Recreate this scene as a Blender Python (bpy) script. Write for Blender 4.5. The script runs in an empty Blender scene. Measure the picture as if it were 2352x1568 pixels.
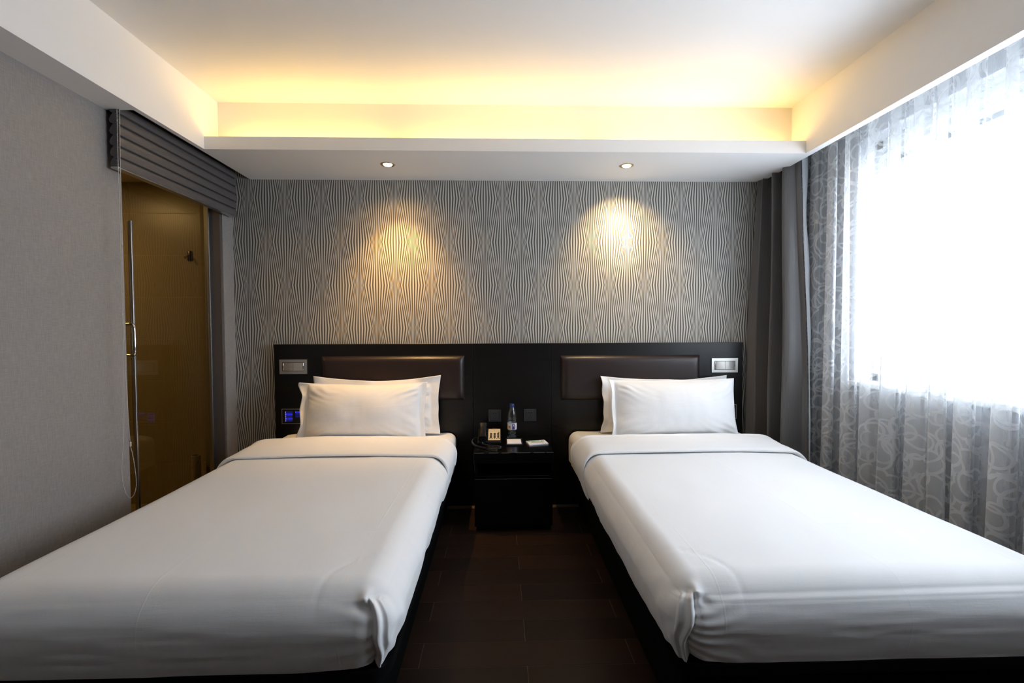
import bpy, bmesh, math, random
import numpy as np
from mathutils import Vector, Matrix

# ------------------------------------------------------------------ camera, sky, light, exposure
sc = bpy.context.scene
COL = sc.collection
random.seed(7)
rng = np.random.default_rng(7)

cam_d = bpy.data.cameras.new("camera")
cam_d.sensor_fit = 'HORIZONTAL'
cam_d.sensor_width = 36.0
cam_d.lens = 36.0 * 1049 / 2352
cam_d.clip_start = 0.02
cam = bpy.data.objects.new("camera", cam_d)
COL.objects.link(cam)
cam.matrix_world = (Matrix.Translation((0, 0, 1.28)) @ Matrix.Rotation(-0.0275, 4, 'Z')
                    @ Matrix.Rotation(math.pi / 2 - 0.0313, 4, 'X') @ Matrix.Rotation(-0.0035, 4, 'Z'))
sc.camera = cam

SKY = 9.4
world = bpy.data.worlds.new("overcast_sky")
sc.world = world
world.use_nodes = True
bg = world.node_tree.nodes["Background"]
bg.inputs[0].default_value = (0.79, 0.852, 1.0, 1)
bg.inputs[1].default_value = SKY

# portal in the window opening: steers sky sampling, gives off nothing itself
pd = bpy.data.lights.new("window_portal", 'AREA')
pd.shape = 'RECTANGLE'; pd.size = 2.10; pd.size_y = 1.46
pd.cycles.is_portal = True
portal = bpy.data.objects.new("window_portal", pd)
COL.objects.link(portal)
portal.matrix_world = Matrix.Translation((2.33, 1.63, 1.66)) @ Matrix.Rotation(math.radians(90), 4, 'Y') @ Matrix.Rotation(math.radians(90), 4, 'Z')

COVE = 11.0
SPOT_L, SPOT_R = 34.0, 32.0
vs = sc.view_settings
vs.view_transform = 'Standard'
vs.look = 'None'
vs.exposure = 1.05
vs.gamma = 1.0
vs.use_curve_mapping = False
sc.cycles.max_bounces = 10
sc.cycles.diffuse_bounces = 5
sc.cycles.glossy_bounces = 4
sc.cycles.transmission_bounces = 6
sc.cycles.transparent_max_bounces = 24
sc.cycles.caustics_reflective = False
sc.cycles.caustics_refractive = False
sc.cycles.sample_clamp_indirect = 6.0

# ------------------------------------------------------------------ room numbers (metres)
XL, XR = -1.876, 2.12          # wall planes
YB, YF = 3.30, -1.35           # back wall, wall behind the camera
Z1, Z2 = 2.326, 2.662          # dropped ceiling, main ceiling
SLOT = 2.46                    # top of the blind and curtain pockets

# ------------------------------------------------------------------ material helpers
def srgb(r, g, b):
    f = lambda c: (c / 255) / 12.92 if c / 255 <= 0.04045 else ((c / 255 + 0.055) / 1.055) ** 2.4
    return (f(r), f(g), f(b))

class N:
    """node tree helper"""
    def __init__(s, name):
        s.m = bpy.data.materials.new(name); s.m.use_nodes = True
        s.t = s.m.node_tree; s.bsdf = s.t.nodes["Principled BSDF"]; s.out = s.t.nodes["Material Output"]
    def new(s, typ, **kw):
        n = s.t.nodes.new(typ)
        for k, v in kw.items(): setattr(n, k, v)
        return n
    def set(s, sock, v):
        if isinstance(v, bpy.types.NodeSocket): s.t.links.new(v, sock)
        elif isinstance(v, (tuple, list)) and len(v) == 3 and sock.type == 'RGBA': sock.default_value = (*v, 1)
        else: sock.default_value = v
    def math(s, op, a, b=0.0, c=None, clamp=False):
        n = s.new("ShaderNodeMath", operation=op); n.use_clamp = clamp
        s.set(n.inputs[0], a); s.set(n.inputs[1], b)
        if c is not None: s.set(n.inputs[2], c)
        return n.outputs[0]
    def mix(s, f, a, b):
        n = s.new("ShaderNodeMix", data_type='RGBA')
        s.set(n.inputs[0], f); s.set(n.inputs[6], a); s.set(n.inputs[7], b)
        return n.outputs[2]
    def coord(s, kind="Object", scale=None):
        o = s.new("ShaderNodeTexCoord").outputs[kind]
        if scale is not None:
            mp = s.new("ShaderNodeMapping"); s.set(mp.inputs[0], o); mp.inputs[3].default_value = scale
            o = mp.outputs[0]
        return o
    def noise(s, vec, scale=5, detail=3, rough=0.5, out=0):
        n = s.new("ShaderNodeTexNoise"); s.set(n.inputs["Vector"], vec)
        n.inputs["Scale"].default_value = scale; n.inputs["Detail"].default_value = detail
        n.inputs["Roughness"].default_value = rough
        return n.outputs[out]
    def bump(s, h, strength=0.3, dist=0.002):
        n = s.new("ShaderNodeBump"); s.set(n.inputs["Height"], h)
        n.inputs["Strength"].default_value = strength; n.inputs["Distance"].default_value = dist
        s.t.links.new(n.outputs[0], s.bsdf.inputs["Normal"]); return n.outputs[0]
    def p(s, **kw):
        for k, v in kw.items(): s.set(s.bsdf.inputs[k.replace("_", " ")], v)
        return s
    def surface(s, sh): s.t.links.new(sh, s.out.inputs[0])

def plain(name, col, rough=0.5, metal=0.0, spec=0.5, **kw):
    n = N(name); n.p(Base_Color=col, Roughness=rough, Metallic=metal)
    n.bsdf.inputs["Specular IOR Level"].default_value = spec
    for k, v in kw.items(): n.set(n.bsdf.inputs[k.replace("_", " ")], v)
    return n.m

def glow(name, col, strength):
    n = N(name); e = n.new("ShaderNodeEmission"); n.set(e.inputs[0], col); e.inputs[1].default_value = strength
    n.surface(e.outputs[0]); return n.m

def mat_paint():
    n = N("white_ceiling_paint"); n.p(Base_Color=(0.87, 0.865, 0.855), Roughness=0.75)
    n.bump(n.noise(n.coord(), 180, 2), 0.06, 0.001); return n.m

def mat_wallpaper():
    n = N("op_art_stripe_wallpaper")
    sep = n.new("ShaderNodeSeparateXYZ"); n.set(sep.inputs[0], n.coord())
    x, z = sep.outputs[0], sep.outputs[2]
    U = n.math('MULTIPLY', n.math('ADD', x, 1.772 + 0.257 * 20), 1 / 0.257)
    V = n.math('MULTIPLY', n.math('SUBTRACT', 2.198 + 0.3077 * 2, z), 1 / 0.3077)
    t = n.math('PINGPONG', V, 1.0)
    w = n.math('MULTIPLY_ADD', t, 0.86, 0.57)
    u = n.math('PINGPONG', U, 0.5)
    h = n.math('MULTIPLY', w, 0.25)
    p1 = n.math('DIVIDE', u, w)
    p2 = n.math('ADD', n.math('DIVIDE', n.math('SUBTRACT', u, h), n.math('SUBTRACT', 2.0, w)), 0.25)
    sel = n.math('LESS_THAN', u, h)
    phi = n.math('ADD', n.math('MULTIPLY', p1, sel), n.math('MULTIPLY', p2, n.math('SUBTRACT', 1.0, sel)))
    tri = n.math('PINGPONG', n.math('MULTIPLY', phi, 18.0), 0.5)          # 0 at stripe centre, .5 between
    f = n.math('MULTIPLY_ADD', n.math('SUBTRACT', 0.25, tri), 9.0, 0.5, clamp=True)
    col = n.mix(f, (0.098, 0.090, 0.080), (0.58, 0.56, 0.50))
    n.p(Base_Color=col, Roughness=0.55)
    n.bsdf.inputs["Specular IOR Level"].default_value = 0.3
    n.bump(n.noise(n.coord(), 500, 2), 0.08, 0.0006)
    return n.m

def mat_fabric_wall():
    n = N("grey_woven_wallcovering")
    c = n.coord("Object", (1, 260, 22)); d = n.coord("Object", (1, 30, 420))
    a = n.noise(c, 1.0, 3); b = n.noise(d, 1.0, 3)
    s = n.math('ADD', a, b)
    n.p(Base_Color=n.mix(n.math('MULTIPLY_ADD', s, 1.1, -0.6, clamp=True), (0.235, 0.215, 0.205), (0.36, 0.335, 0.32)), Roughness=0.8)
    n.bump(s, 0.25, 0.0012); return n.m

def mat_wood_floor():
    n = N("dark_stained_floorboard")
    info = n.new("ShaderNodeObjectInfo")
    off = n.new("ShaderNodeVectorMath", operation='ADD')
    n.set(off.inputs[0], n.coord("Object", (3, 40, 40)))
    cx = n.new("ShaderNodeCombineXYZ"); n.set(cx.inputs[0], n.math('MULTIPLY', info.outputs["Random"], 50)); n.set(cx.inputs[1], n.math('MULTIPLY', info.outputs["Random"], 31))
    n.set(off.inputs[1], cx.outputs[0])
    g = n.noise(off.outputs[0], 1.2, 5, 0.6)
    base = n.mix(g, (0.012, 0.0062, 0.004), (0.036, 0.018, 0.0115))
    tone = n.mix(info.outputs["Random"], (0.75, 0.75, 0.78), (1.25, 1.2, 1.15))
    mm = n.new("ShaderNodeMix", data_type='RGBA', blend_type='MULTIPLY'); mm.inputs[0].default_value = 1
    n.set(mm.inputs[6], base); n.set(mm.inputs[7], tone)
    n.p(Base_Color=mm.outputs[2], Roughness=n.math('MULTIPLY_ADD', g, 0.2, 0.38))
    n.bsdf.inputs["Specular IOR Level"].default_value = 0.28
    n.bump(g, 0.08, 0.001); return n.m

def mat_black_veneer():
    n = N("black_brown_wood_veneer")
    g = n.noise(n.coord("Object", (2.2, 2.2, 150)), 1.0, 4, 0.6)
    n.p(Base_Color=n.mix(g, (0.0018, 0.0015, 0.0015), (0.006, 0.005, 0.0048)), Roughness=n.math('MULTIPLY_ADD', g, 0.16, 0.25))
    n.bsdf.inputs["Specular IOR Level"].default_value = 0.42
    n.bump(g, 0.35, 0.0012); return n.m

def mat_linen():
    n = N("white_cotton_bedding")
    c = n.coord("Object")
    w1 = n.noise(n.coord("Object", (5, 5, 60)), 1.0, 4, 0.6)
    w2 = n.noise(c, 900, 1)
    w3 = n.noise(n.coord("Object", (14, 4, 9)), 1.0, 5, 0.55)
    hsum = n.math('ADD', n.math('MULTIPLY', w1, 0.4), n.math('ADD', n.math('MULTIPLY', w2, 0.05), n.math('MULTIPLY', w3, 0.7)))
    n.p(Base_Color=(0.89, 0.885, 0.88), Roughness=0.85)
    n.bsdf.inputs["Specular IOR Level"].default_value = 0.2
    n.bsdf.inputs["Sheen Weight"].default_value = 0.15
    n.bump(hsum, 0.28, 0.006); return n.m

def mat_leather():
    n = N("dark_brown_leather")
    v = n.new("ShaderNodeTexVoronoi"); n.set(v.inputs["Vector"], n.coord()); v.inputs["Scale"].default_value = 420
    n.p(Base_Color=(0.022, 0.0125, 0.011), Roughness=0.36)
    n.bump(v.outputs[0], 0.12, 0.0006); return n.m

def mat_drape():
    n = N("charcoal_pinstripe_satin")
    uv = n.new("ShaderNodeUVMap"); sep = n.new("ShaderNodeSeparateXYZ"); n.set(sep.inputs[0], uv.outputs[0])
    st = n.math('PINGPONG', n.math('MULTIPLY', sep.outputs[0], 1 / 0.0065), 0.5)
    f = n.math('MULTIPLY_ADD', n.math('SUBTRACT', st, 0.25), 5.0, 0.5, clamp=True)
    n.p(Base_Color=n.mix(f, (0.088, 0.081, 0.078), (0.142, 0.130, 0.124)), Roughness=0.38)
    n.bsdf.inputs["Sheen Weight"].default_value = 0.3
    n.bsdf.inputs["Anisotropic"].default_value = 0.3
    n.bump(st, 0.2, 0.0008); return n.m

def mat_sheer():
    n = N("white_sheer_voile_with_rings")
    uv = n.new("ShaderNodeUVMap")
    wob = n.new("ShaderNodeVectorMath", operation='MULTIPLY_ADD')
    nz = n.noise(uv.outputs[0], 5.0, 1, out=1)
    n.set(wob.inputs[0], nz); wob.inputs[1].default_value = (0.05, 0.05, 0); n.set(wob.inputs[2], uv.outputs[0])
    def ring(scale, off, rad, band, rnd):
        mp = n.new("ShaderNodeMapping"); n.set(mp.inputs[0], wob.outputs[0])
        mp.inputs[1].default_value = off; mp.inputs[3].default_value = (scale * 0.86, scale * 1.12, 1)
        v = n.new("ShaderNodeTexVoronoi", voronoi_dimensions='2D'); n.set(v.inputs["Vector"], mp.outputs[0])
        v.inputs["Scale"].default_value = 1.0; v.inputs["Randomness"].default_value = rnd
        d = n.math('ABSOLUTE', n.math('SUBTRACT', v.outputs["Distance"], rad))
        return n.math('LESS_THAN', d, band)
    r = n.math('MAXIMUM', ring(6.2, (0, 0, 0), 0.40, 0.042, 0.75), n.math('MAXIMUM', ring(7.6, (3.3, 1.7, 0), 0.36, 0.047, 0.85), ring(5.0, (7.1, 4.2, 0), 0.43, 0.033, 0.7)))
    weave = n.noise(n.coord("UV", (1500, 60, 1)), 1.0, 2)
    a0 = n.math('ADD', n.math('MULTIPLY_ADD', r, 0.28, 0.27), n.math('MULTIPLY_ADD', weave, 0.10, -0.05))
    lw = n.new("ShaderNodeLayerWeight"); lw.inputs[0].default_value = 0.5
    cosv = n.math('MAXIMUM', n.math('SUBTRACT', 1.0, lw.outputs["Facing"]), 0.2)
    alpha = n.math('SUBTRACT', 1.0, n.math('POWER', n.math('SUBTRACT', 1.0, a0), n.math('DIVIDE', 1.0, cosv)), clamp=True)
    tr = n.new("ShaderNodeBsdfTransparent")
    tl = n.new("ShaderNodeBsdfTranslucent"); tl.inputs[0].default_value = (0.52, 0.54, 0.55, 1)
    df = n.new("ShaderNodeBsdfDiffuse"); df.inputs[0].default_value = (0.88, 0.89, 0.90, 1)
    m1 = n.new("ShaderNodeMixShader"); m1.inputs[0].default_value = 0.68
    n.t.links.new(tl.outputs[0], m1.inputs[1]); n.t.links.new(df.outputs[0], m1.inputs[2])
    m2 = n.new("ShaderNodeMixShader"); n.set(m2.inputs[0], alpha)
    n.t.links.new(tr.outputs[0], m2.inputs[1]); n.t.links.new(m1.outputs[0], m2.inputs[2])
    n.surface(m2.outputs[0]); return n.m

def mat_clear(name, tint=(1, 1, 1), refl=1.0, rough=0.0, power=5.0):
    """thin sheet of glass or plastic: tinted see-through plus a Fresnel mirror"""
    n = N(name)
    tr = n.new("ShaderNodeBsdfTransparent"); n.set(tr.inputs[0], tint)
    gl = n.new("ShaderNodeBsdfGlossy"); gl.inputs["Roughness"].default_value = rough
    lw = n.new("ShaderNodeLayerWeight"); lw.inputs[0].default_value = 0.5      # same mirror strength from both faces of the sheet
    fr = n.math('MULTIPLY_ADD', n.math('POWER', lw.outputs["Facing"], power), 0.96, 0.04)
    mx = n.new("ShaderNodeMixShader"); n.set(mx.inputs[0], n.math('MULTIPLY', fr, refl, clamp=True))
    n.t.links.new(tr.outputs[0], mx.inputs[1]); n.t.links.new(gl.outputs[0], mx.inputs[2])
    n.surface(mx.outputs[0]); return n.m

def mat_speckle():
    n = N("speckled_ceramic"); v = n.new("ShaderNodeTexVoronoi"); n.set(v.inputs["Vector"], n.coord()); v.inputs["Scale"].default_value = 60
    n.p(Base_Color=n.mix(n.math('LESS_THAN', v.outputs[0], 0.22), (0.42, 0.34, 0.2), (0.05, 0.04, 0.03)), Roughness=0.4); return n.m

def mat_tile():
    n = N("beige_bathroom_tile")
    g = n.noise(n.coord("Object", (60, 60, 3)), 1.0, 3)
    n.p(Base_Color=n.mix(g, (0.30, 0.25, 0.15), (0.38, 0.31, 0.19)), Roughness=0.3); return n.m

PAINT = mat_paint(); WALLPAPER = mat_wallpaper(); FABWALL = mat_fabric_wall(); WOOD = mat_wood_floor()
VENEER = mat_black_veneer(); LINEN = mat_linen(); LEATHER = mat_leather(); DRAPE = mat_drape(); SHEER = mat_sheer()
TILE = mat_tile(); SPECKLE = mat_speckle()
GROUT = plain("floor_joint_filler", (0.16, 0.115, 0.085), 0.8)
TGROUT = plain("tile_grout", (0.75, 0.62, 0.40), 0.8)
JAMB = plain("taupe_jamb_laminate", (0.115, 0.098, 0.09), 0.5)
ALU = plain("brushed_aluminium", (0.55, 0.56, 0.58), 0.3, 1.0)
CHROME = plain("polished_chrome", (0.75, 0.74, 0.72), 0.08, 1.0)
BRONZE = plain("satin_bronze_metal", (0.42, 0.32, 0.2), 0.28, 1.0)
STEEL = plain("satin_nickel", (0.70, 0.67, 0.63), 0.33, 0.95)
ROCKER = plain("pearl_grey_lacquer", (0.74, 0.71, 0.66), 0.36, 0.85)
BLACKPL = plain("black_plastic", (0.010, 0.010, 0.011), 0.32)
SOCKETPL = plain("graphite_plastic", (0.030, 0.032, 0.037), 0.42)
HOLE = plain("socket_slot_black", (0.002, 0.002, 0.002), 0.8)
BLACKFAB = plain("black_bed_base_cloth", (0.0022, 0.0022, 0.0025), 0.8, spec=0.08)
LACQUER = plain("black_lacquer", (0.0025, 0.0025, 0.003), 0.22, spec=0.3)
CREAM = plain("cream_faceplate", (0.72, 0.60, 0.38), 0.5)
PAPER = plain("white_paper", (0.82, 0.80, 0.84), 0.8)
INK = plain("dark_ink", (0.02, 0.02, 0.03), 0.6)
GREY_INK = plain("grey_ink", (0.32, 0.27, 0.2), 0.6)
GREEN = plain("green_print", (0.10, 0.36, 0.13), 0.6)
PALEGREEN = plain("pale_green_print", (0.50, 0.70, 0.52), 0.6)
REDLENS = plain("dark_red_plastic", (0.10, 0.010, 0.006), 0.3)
BLUECAP = plain("blue_cap_plastic", (0.012, 0.035, 0.19), 0.35)
NAVY = plain("navy_label_print", (0.018, 0.028, 0.20), 0.45)
LABELW = plain("white_label_film", (0.62, 0.63, 0.72), 0.45)
LABELCREAM = plain("cream_label_print", (0.66, 0.56, 0.44), 0.45)
PINKPRINT = plain("pink_label_print", (0.65, 0.30, 0.38), 0.45)
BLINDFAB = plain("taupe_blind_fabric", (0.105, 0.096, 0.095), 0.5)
BLINDSHADE = plain("blind_pocket_painted_shade", (0.03, 0.027, 0.026), 0.7)  # darker copy of the blind tone, pocket shade put into the colour
BEADS = plain("ivory_bead_plastic", (0.62, 0.59, 0.53), 0.35)
LINING = plain("silver_blackout_lining", (0.55, 0.58, 0.62), 0.35)
GREYWALL = plain("grey_emulsion", (0.50, 0.50, 0.52), 0.85)
DARKWALL = plain("brown_taupe_wall_finish", (0.24, 0.185, 0.145), 0.8)
SILLMAT = plain("pale_stone_sill", (0.62, 0.62, 0.6), 0.4)
FRAMEW = plain("white_window_profile", (0.72, 0.75, 0.73), 0.4)
SLOTDK = plain("vent_slot_grey", (0.16, 0.18, 0.18), 0.7)
CLEAR = mat_clear("window_glass", (0.96, 0.98, 0.97))
BRONZEGLASS = mat_clear("amber_tinted_shower_glass", (0.66, 0.58, 0.42), 1.0)
PET = mat_clear("clear_bottle_plastic", (0.93, 0.96, 0.98), 1.8, 0.06, 2.4)
WATER = mat_clear("still_water", (0.93, 0.96, 0.97), 0.5)
TUBE = glow("warm_fluorescent_glow", (1.0, 0.60, 0.165), COVE)
LENS_L = glow("warm_lamp_glow", (1.0, 0.78, 0.45), 14.0)
LENS_R = glow("bright_lamp_glow", (1.0, 0.85, 0.58), 12.0)
BLUE_ON = glow("lit_blue_key", (0.03, 0.03, 1.0), 0.75)
BLUE_DIM = glow("dim_blue_key", (0.05, 0.05, 0.5), 0.10)
BLUE_EDGE = glow("violet_key_marker", (0.25, 0.2, 1.0), 0.55)

# ------------------------------------------------------------------ mesh helpers
def box(bm, lo, hi, bevel=0.0, seg=2):
    lo, hi = Vector(lo), Vector(hi)
    r = bmesh.ops.create_cube(bm, size=1.0)
    vs_ = r['verts']
    c = (lo + hi) / 2; s = hi - lo
    for v in vs_: v.co = Vector((v.co.x * s.x, v.co.y * s.y, v.co.z * s.z)) + c
    if bevel > 0:
        es = list({e for v in vs_ for e in v.link_edges})
        bmesh.ops.bevel(bm, geom=es, offset=bevel, segments=seg, affect='EDGES', profile=0.5)
    return bm

def B(lo, hi, bevel=0.0, seg=2): return box(bmesh.new(), lo, hi, bevel, seg)

def lathe(bm, prof, c, n=24, axis='Z', close=True):
    """prof: (radius, height) pairs, turned about an axis through c"""
    rings = []
    for r, h in prof:
        ring = []
        for i in range(n):
            a = 2 * math.pi * i / n
            p = (r * math.cos(a), r * math.sin(a), h)
            if axis == 'Y': p = (p[0], p[2], p[1])
            if axis == 'X': p = (p[2], p[0], p[1])
            ring.append(bm.verts.new(Vector(p) + Vector(c)))
        rings.append(ring)
    for a, b in zip(rings, rings[1:]):
        for i in range(n):
            bm.faces.new((a[i], a[(i + 1) % n], b[(i + 1) % n], b[i]))
    if close:
        bm.faces.new(rings[0][::-1]); bm.faces.new(rings[-1])
    bmesh.ops.recalc_face_normals(bm, faces=bm.faces)
    return bm

def tube(bm, pts, r, n=8, caps=True):
    pts = [Vector(p) for p in pts]
    rings = []; up = None
    for i, p in enumerate(pts):
        t = (pts[min(i + 1, len(pts) - 1)] - pts[max(i - 1, 0)]).normalized()
        if up is None:
            up = t.orthogonal().normalized()
        up = (up - t * up.dot(t)).normalized(); s = t.cross(up)
        rr = r[i] if isinstance(r, (list, tuple)) else r
        rings.append([bm.verts.new(p + (up * math.cos(2 * math.pi * k / n) + s * math.sin(2 * math.pi * k / n)) * rr) for k in range(n)])
    for a, b in zip(rings, rings[1:]):
        for k in range(n): bm.faces.new((a[k], a[(k + 1) % n], b[(k + 1) % n], b[k]))
    if caps:
        bm.faces.new(rings[0][::-1]); bm.faces.new(rings[-1])
    return bm

def smooth_path(pts, per=8):
    pts = [Vector(p) for p in pts]; out = []
    for i in range(len(pts) - 1):
        p0, p1, p2, p3 = pts[max(i - 1, 0)], pts[i], pts[i + 1], pts[min(i + 2, len(pts) - 1)]
        for k in range(per):
            t = k / per
            out.append(0.5 * ((2 * p1) + (p2 - p0) * t + (2 * p0 - 5 * p1 + 4 * p2 - p3) * t * t + (3 * p1 - p0 - 3 * p2 + p3) * t ** 3))
    out.append(pts[-1]); return out

def prism(bm, prof, y0, y1, axis='Y'):
    """closed outline (x, z) pushed along y (or outline (y, z) along x)"""
    f = (lambda a, b, c: (a, c, b)) if axis == 'Y' else (lambda a, b, c: (c, a, b))
    A = [bm.verts.new(f(a, b, y0)) for a, b in prof]; Bv = [bm.verts.new(f(a, b, y1)) for a, b in prof]
    n = len(prof)
    for i in range(n): bm.faces.new((A[i], A[(i + 1) % n], Bv[(i + 1) % n], Bv[i]))
    bm.faces.new(A[::-1]); bm.faces.new(Bv)
    bmesh.ops.recalc_face_normals(bm, faces=bm.faces)
    return bm

def origin_of(o):
    p = Vector((0, 0, 0))
    while o is not None:
        p += o.location; o = o.parent
    return p

def link_mesh(name, me, parent=None, loc=(0, 0, 0)):
    o = bpy.data.objects.new(name, me); COL.objects.link(o); o.location = loc
    if parent is not None: o.parent = parent
    return o

def obj(name, src, mat, parent=None, smooth=False, base=None, kind=None, label=None, angle=40):
    """ONE mesh object from a bmesh or (verts, faces[, uv]) given in room coordinates"""
    org = origin_of(parent) if parent is not None else Vector(base if base is not None else (0, 0, 0))
    me = bpy.data.meshes.new(name)
    if isinstance(src, tuple):
        V = np.asarray(src[0], float) - np.array(org)
        me.from_pydata(V.tolist(), [], [list(map(int, f)) for f in src[1]])
        if len(src) > 2:
            uvl = me.uv_layers.new(name="UVMap")
            li = np.empty(len(me.loops), int); me.loops.foreach_get("vertex_index", li)
            uvl.data.foreach_set("uv", np.asarray(src[2], np.float32)[li].ravel())
    else:
        src.to_mesh(me); src.free()
        me.transform(Matrix.Translation(-org))
    me.update()
    for m in (mat if isinstance(mat, (list, tuple)) else [mat]): me.materials.append(m)
    if smooth:
        me.polygons.foreach_set("use_smooth", [True] * len(me.polygons))
        if angle < 180:
            try: me.set_sharp_from_angle(angle=math.radians(angle))
            except Exception: pass
    o = bpy.data.objects.new(name, me); COL.objects.link(o)
    if parent is not None: o.parent = parent
    else: o.location = org
    if kind: o["kind"] = kind
    if label: o["label"] = label
    return o

def thing(name, label, cat, loc, group=None):
    o = bpy.data.objects.new(name, None); COL.objects.link(o); o.location = loc
    o.empty_display_size = 0.1
    o["label"] = label; o["category"] = cat
    if group: o["group"] = group
    return o

def tag(o, label, cat, group=None):
    o["label"] = label; o["category"] = cat
    if group: o["group"] = group
    return o

def struct(name, src, mat, label, cat, **kw):
    o = obj(name, src, mat, kind="structure", **kw); o["label"] = label; o["category"] = cat; return o

def text(name, body, size, mat, parent, at, rx=90, rz=0, ry=0, depth=0.0004, align='CENTER'):
    cu = bpy.data.curves.new(name, 'FONT'); cu.body = body; cu.size = size; cu.extrude = depth
    cu.align_x = align; cu.align_y = 'CENTER'; cu.resolution_u = 3
    tmp = bpy.data.objects.new(name + "_curve", cu); COL.objects.link(tmp)
    bpy.context.view_layer.update()
    me = bpy.data.meshes.new_from_object(tmp.evaluated_get(bpy.context.evaluated_depsgraph_get()))
    COL.objects.unlink(tmp); bpy.data.objects.remove(tmp)
    me.materials.clear(); me.materials.append(mat)
    R = Matrix.Rotation(math.radians(rz), 4, 'Z') @ Matrix.Rotation(math.radians(rx), 4, 'X') @ Matrix.Rotation(math.radians(ry), 4, 'Y')
    me.transform(Matrix.Translation(Vector(at) - origin_of(parent)) @ R)
    me.name = name
    return link_mesh(name, me, parent)

def hashf(ix, iy, iz, seed):
    h = (ix * 374761393 + iy * 668265263 + iz * 2147483647 + seed * 974634777) & 0xFFFFFFFF
    h = ((h ^ (h >> 13)) * 1274126177) & 0xFFFFFFFF
    return ((h ^ (h >> 16)) & 0xFFFF) / 32767.5 - 1.0

def vnoise(P, scale=(1, 1, 1), seed=0):
    p = np.asarray(P, float) * np.asarray(scale, float) + 1000.0
    i = np.floor(p).astype(np.int64); f = p - i; f = f * f * f * (f * (f * 6 - 15) + 10)
    out = 0
    for dx in (0, 1):
        for dy in (0, 1):
            for dz in (0, 1):
                w = (f[:, 0] if dx else 1 - f[:, 0]) * (f[:, 1] if dy else 1 - f[:, 1]) * (f[:, 2] if dz else 1 - f[:, 2])
                out = out + w * hashf(i[:, 0] + dx, i[:, 1] + dy, i[:, 2] + dz, seed)
    return out

def sstep(a, b, x):
    t = np.clip((x - a) / (b - a), 0, 1); return t * t * (3 - 2 * t)

# ------------------------------------------------------------------ floor
floor = struct("floor", B((-3.6, YF - 0.1, -0.10), (2.75, 3.45, -0.0012)), GROUT,
               "floor of dark stained boards laid across the room between the beds", "floor")
PY, PX = 0.1374, 0.82
plank_me = None
pb = bmesh.new(); box(pb, (-PX / 2 + 0.0008, -PY / 2 + 0.0009, -0.012), (PX / 2 - 0.0008, PY / 2 - 0.0009, 0.0), 0.0006, 1)
plank_me = bpy.data.meshes.new("plank"); pb.to_mesh(plank_me); pb.free(); plank_me.materials.append(WOOD)
rows = 0
for k in range(-3, 12):
    yc = 1.686 + PY * (k + 0.5)
    if yc + PY / 2 > 3.30: continue
    joint = 0.10 if k % 2 == 1 else 0.10 - PX / 2
    i0 = math.floor((-1.60 - joint) / PX)
    for i in range(i0, i0 + 6):
        o = link_mesh("plank", plank_me, floor, (joint + PX * (i + 0.5), yc, 0))
# boards outside the picture, nearer the wall behind the camera
nb = bmesh.new()
for k in range(-22, -3):
    yc = 1.686 + PY * (k + 0.5); joint = 0.10 if k % 2 == 1 else 0.10 - PX / 2
    for i in range(-3, 4): box(nb, (joint + PX * i + 0.001, yc - PY / 2 + 0.001, -0.012), (joint + PX * (i + 1) - 0.001, yc + PY / 2 - 0.001, 0.0))
far_boards = obj("plank_field", nb, WOOD, floor, kind="stuff")

# ------------------------------------------------------------------ walls
struct("wall_back", B((-2.02, YB, 0), (XR + 0.2, YB + 0.14, SLOT + 0.3)), WALLPAPER,
       "back wall papered in pale and dark stripes that pinch into diamonds", "wall")
wl = bmesh.new()
box(wl, (-2.03, YF, 0), (XL, 2.272, SLOT + 0.25))                      # long run
struct("wall_left", wl, FABWALL, "grey woven wallcovering wall beside the bathroom glass", "wall")
strip = B((-2.03, 2.272, 0), (XL - 0.006, 2.358, 2.34), 0.003, 1)
struct("trim_4", strip, FABWALL, "narrow grey papered return between wall and shower glass", "trim")
stub = B((-1.945, 3.177, 0), (XL, 3.30, 2.34), 0.002, 1)
struct("trim_5", stub, FABWALL, "narrow grey papered pier between shower glass and striped wall", "trim")
struct("trim_6", B((-1.953, 3.165, 0), (-1.888, 3.177, 2.30)), JAMB, "taupe jamb lining facing the bathroom opening", "trim")
struct("wall_bathroom_pier", B((-2.025, 3.177, 0), (-1.953, 3.30, 2.32)), TILE, "tiled inner side of the pier seen through the glass", "wall")
struct("wall_lintel", B((-2.03, 2.272, 2.33), (XL - 0.01, 3.30, SLOT + 0.25)), BLINDSHADE, "dark recess wall above the bathroom opening behind the blind", "wall")  # shade of the recess is painted into this wall's dark colour

# window wall with its opening
WY0, WY1, WZ0, WZ1 = 0.60, 2.665, 0.955, 2.36
wr = bmesh.new()
box(wr, (XR, YF, 0), (XR + 0.2, YB, WZ0 - 0.03)); box(wr, (XR, YF, WZ1), (XR + 0.2, YB, SLOT + 0.25))
box(wr, (XR, YF, WZ0 - 0.03), (XR + 0.2, WY0, WZ1)); box(wr, (XR, WY1, WZ0 - 0.03), (XR + 0.2, YB, WZ1))
struct("wall_right", wr, GREYWALL, "grey window wall behind the sheer curtain", "wall")
struct("wall_front", B((-2.1, YF - 0.12, 0), (XR + 0.2, YF, SLOT + 0.25)), DARKWALL, "brown taupe wall behind the camera", "wall")

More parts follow.
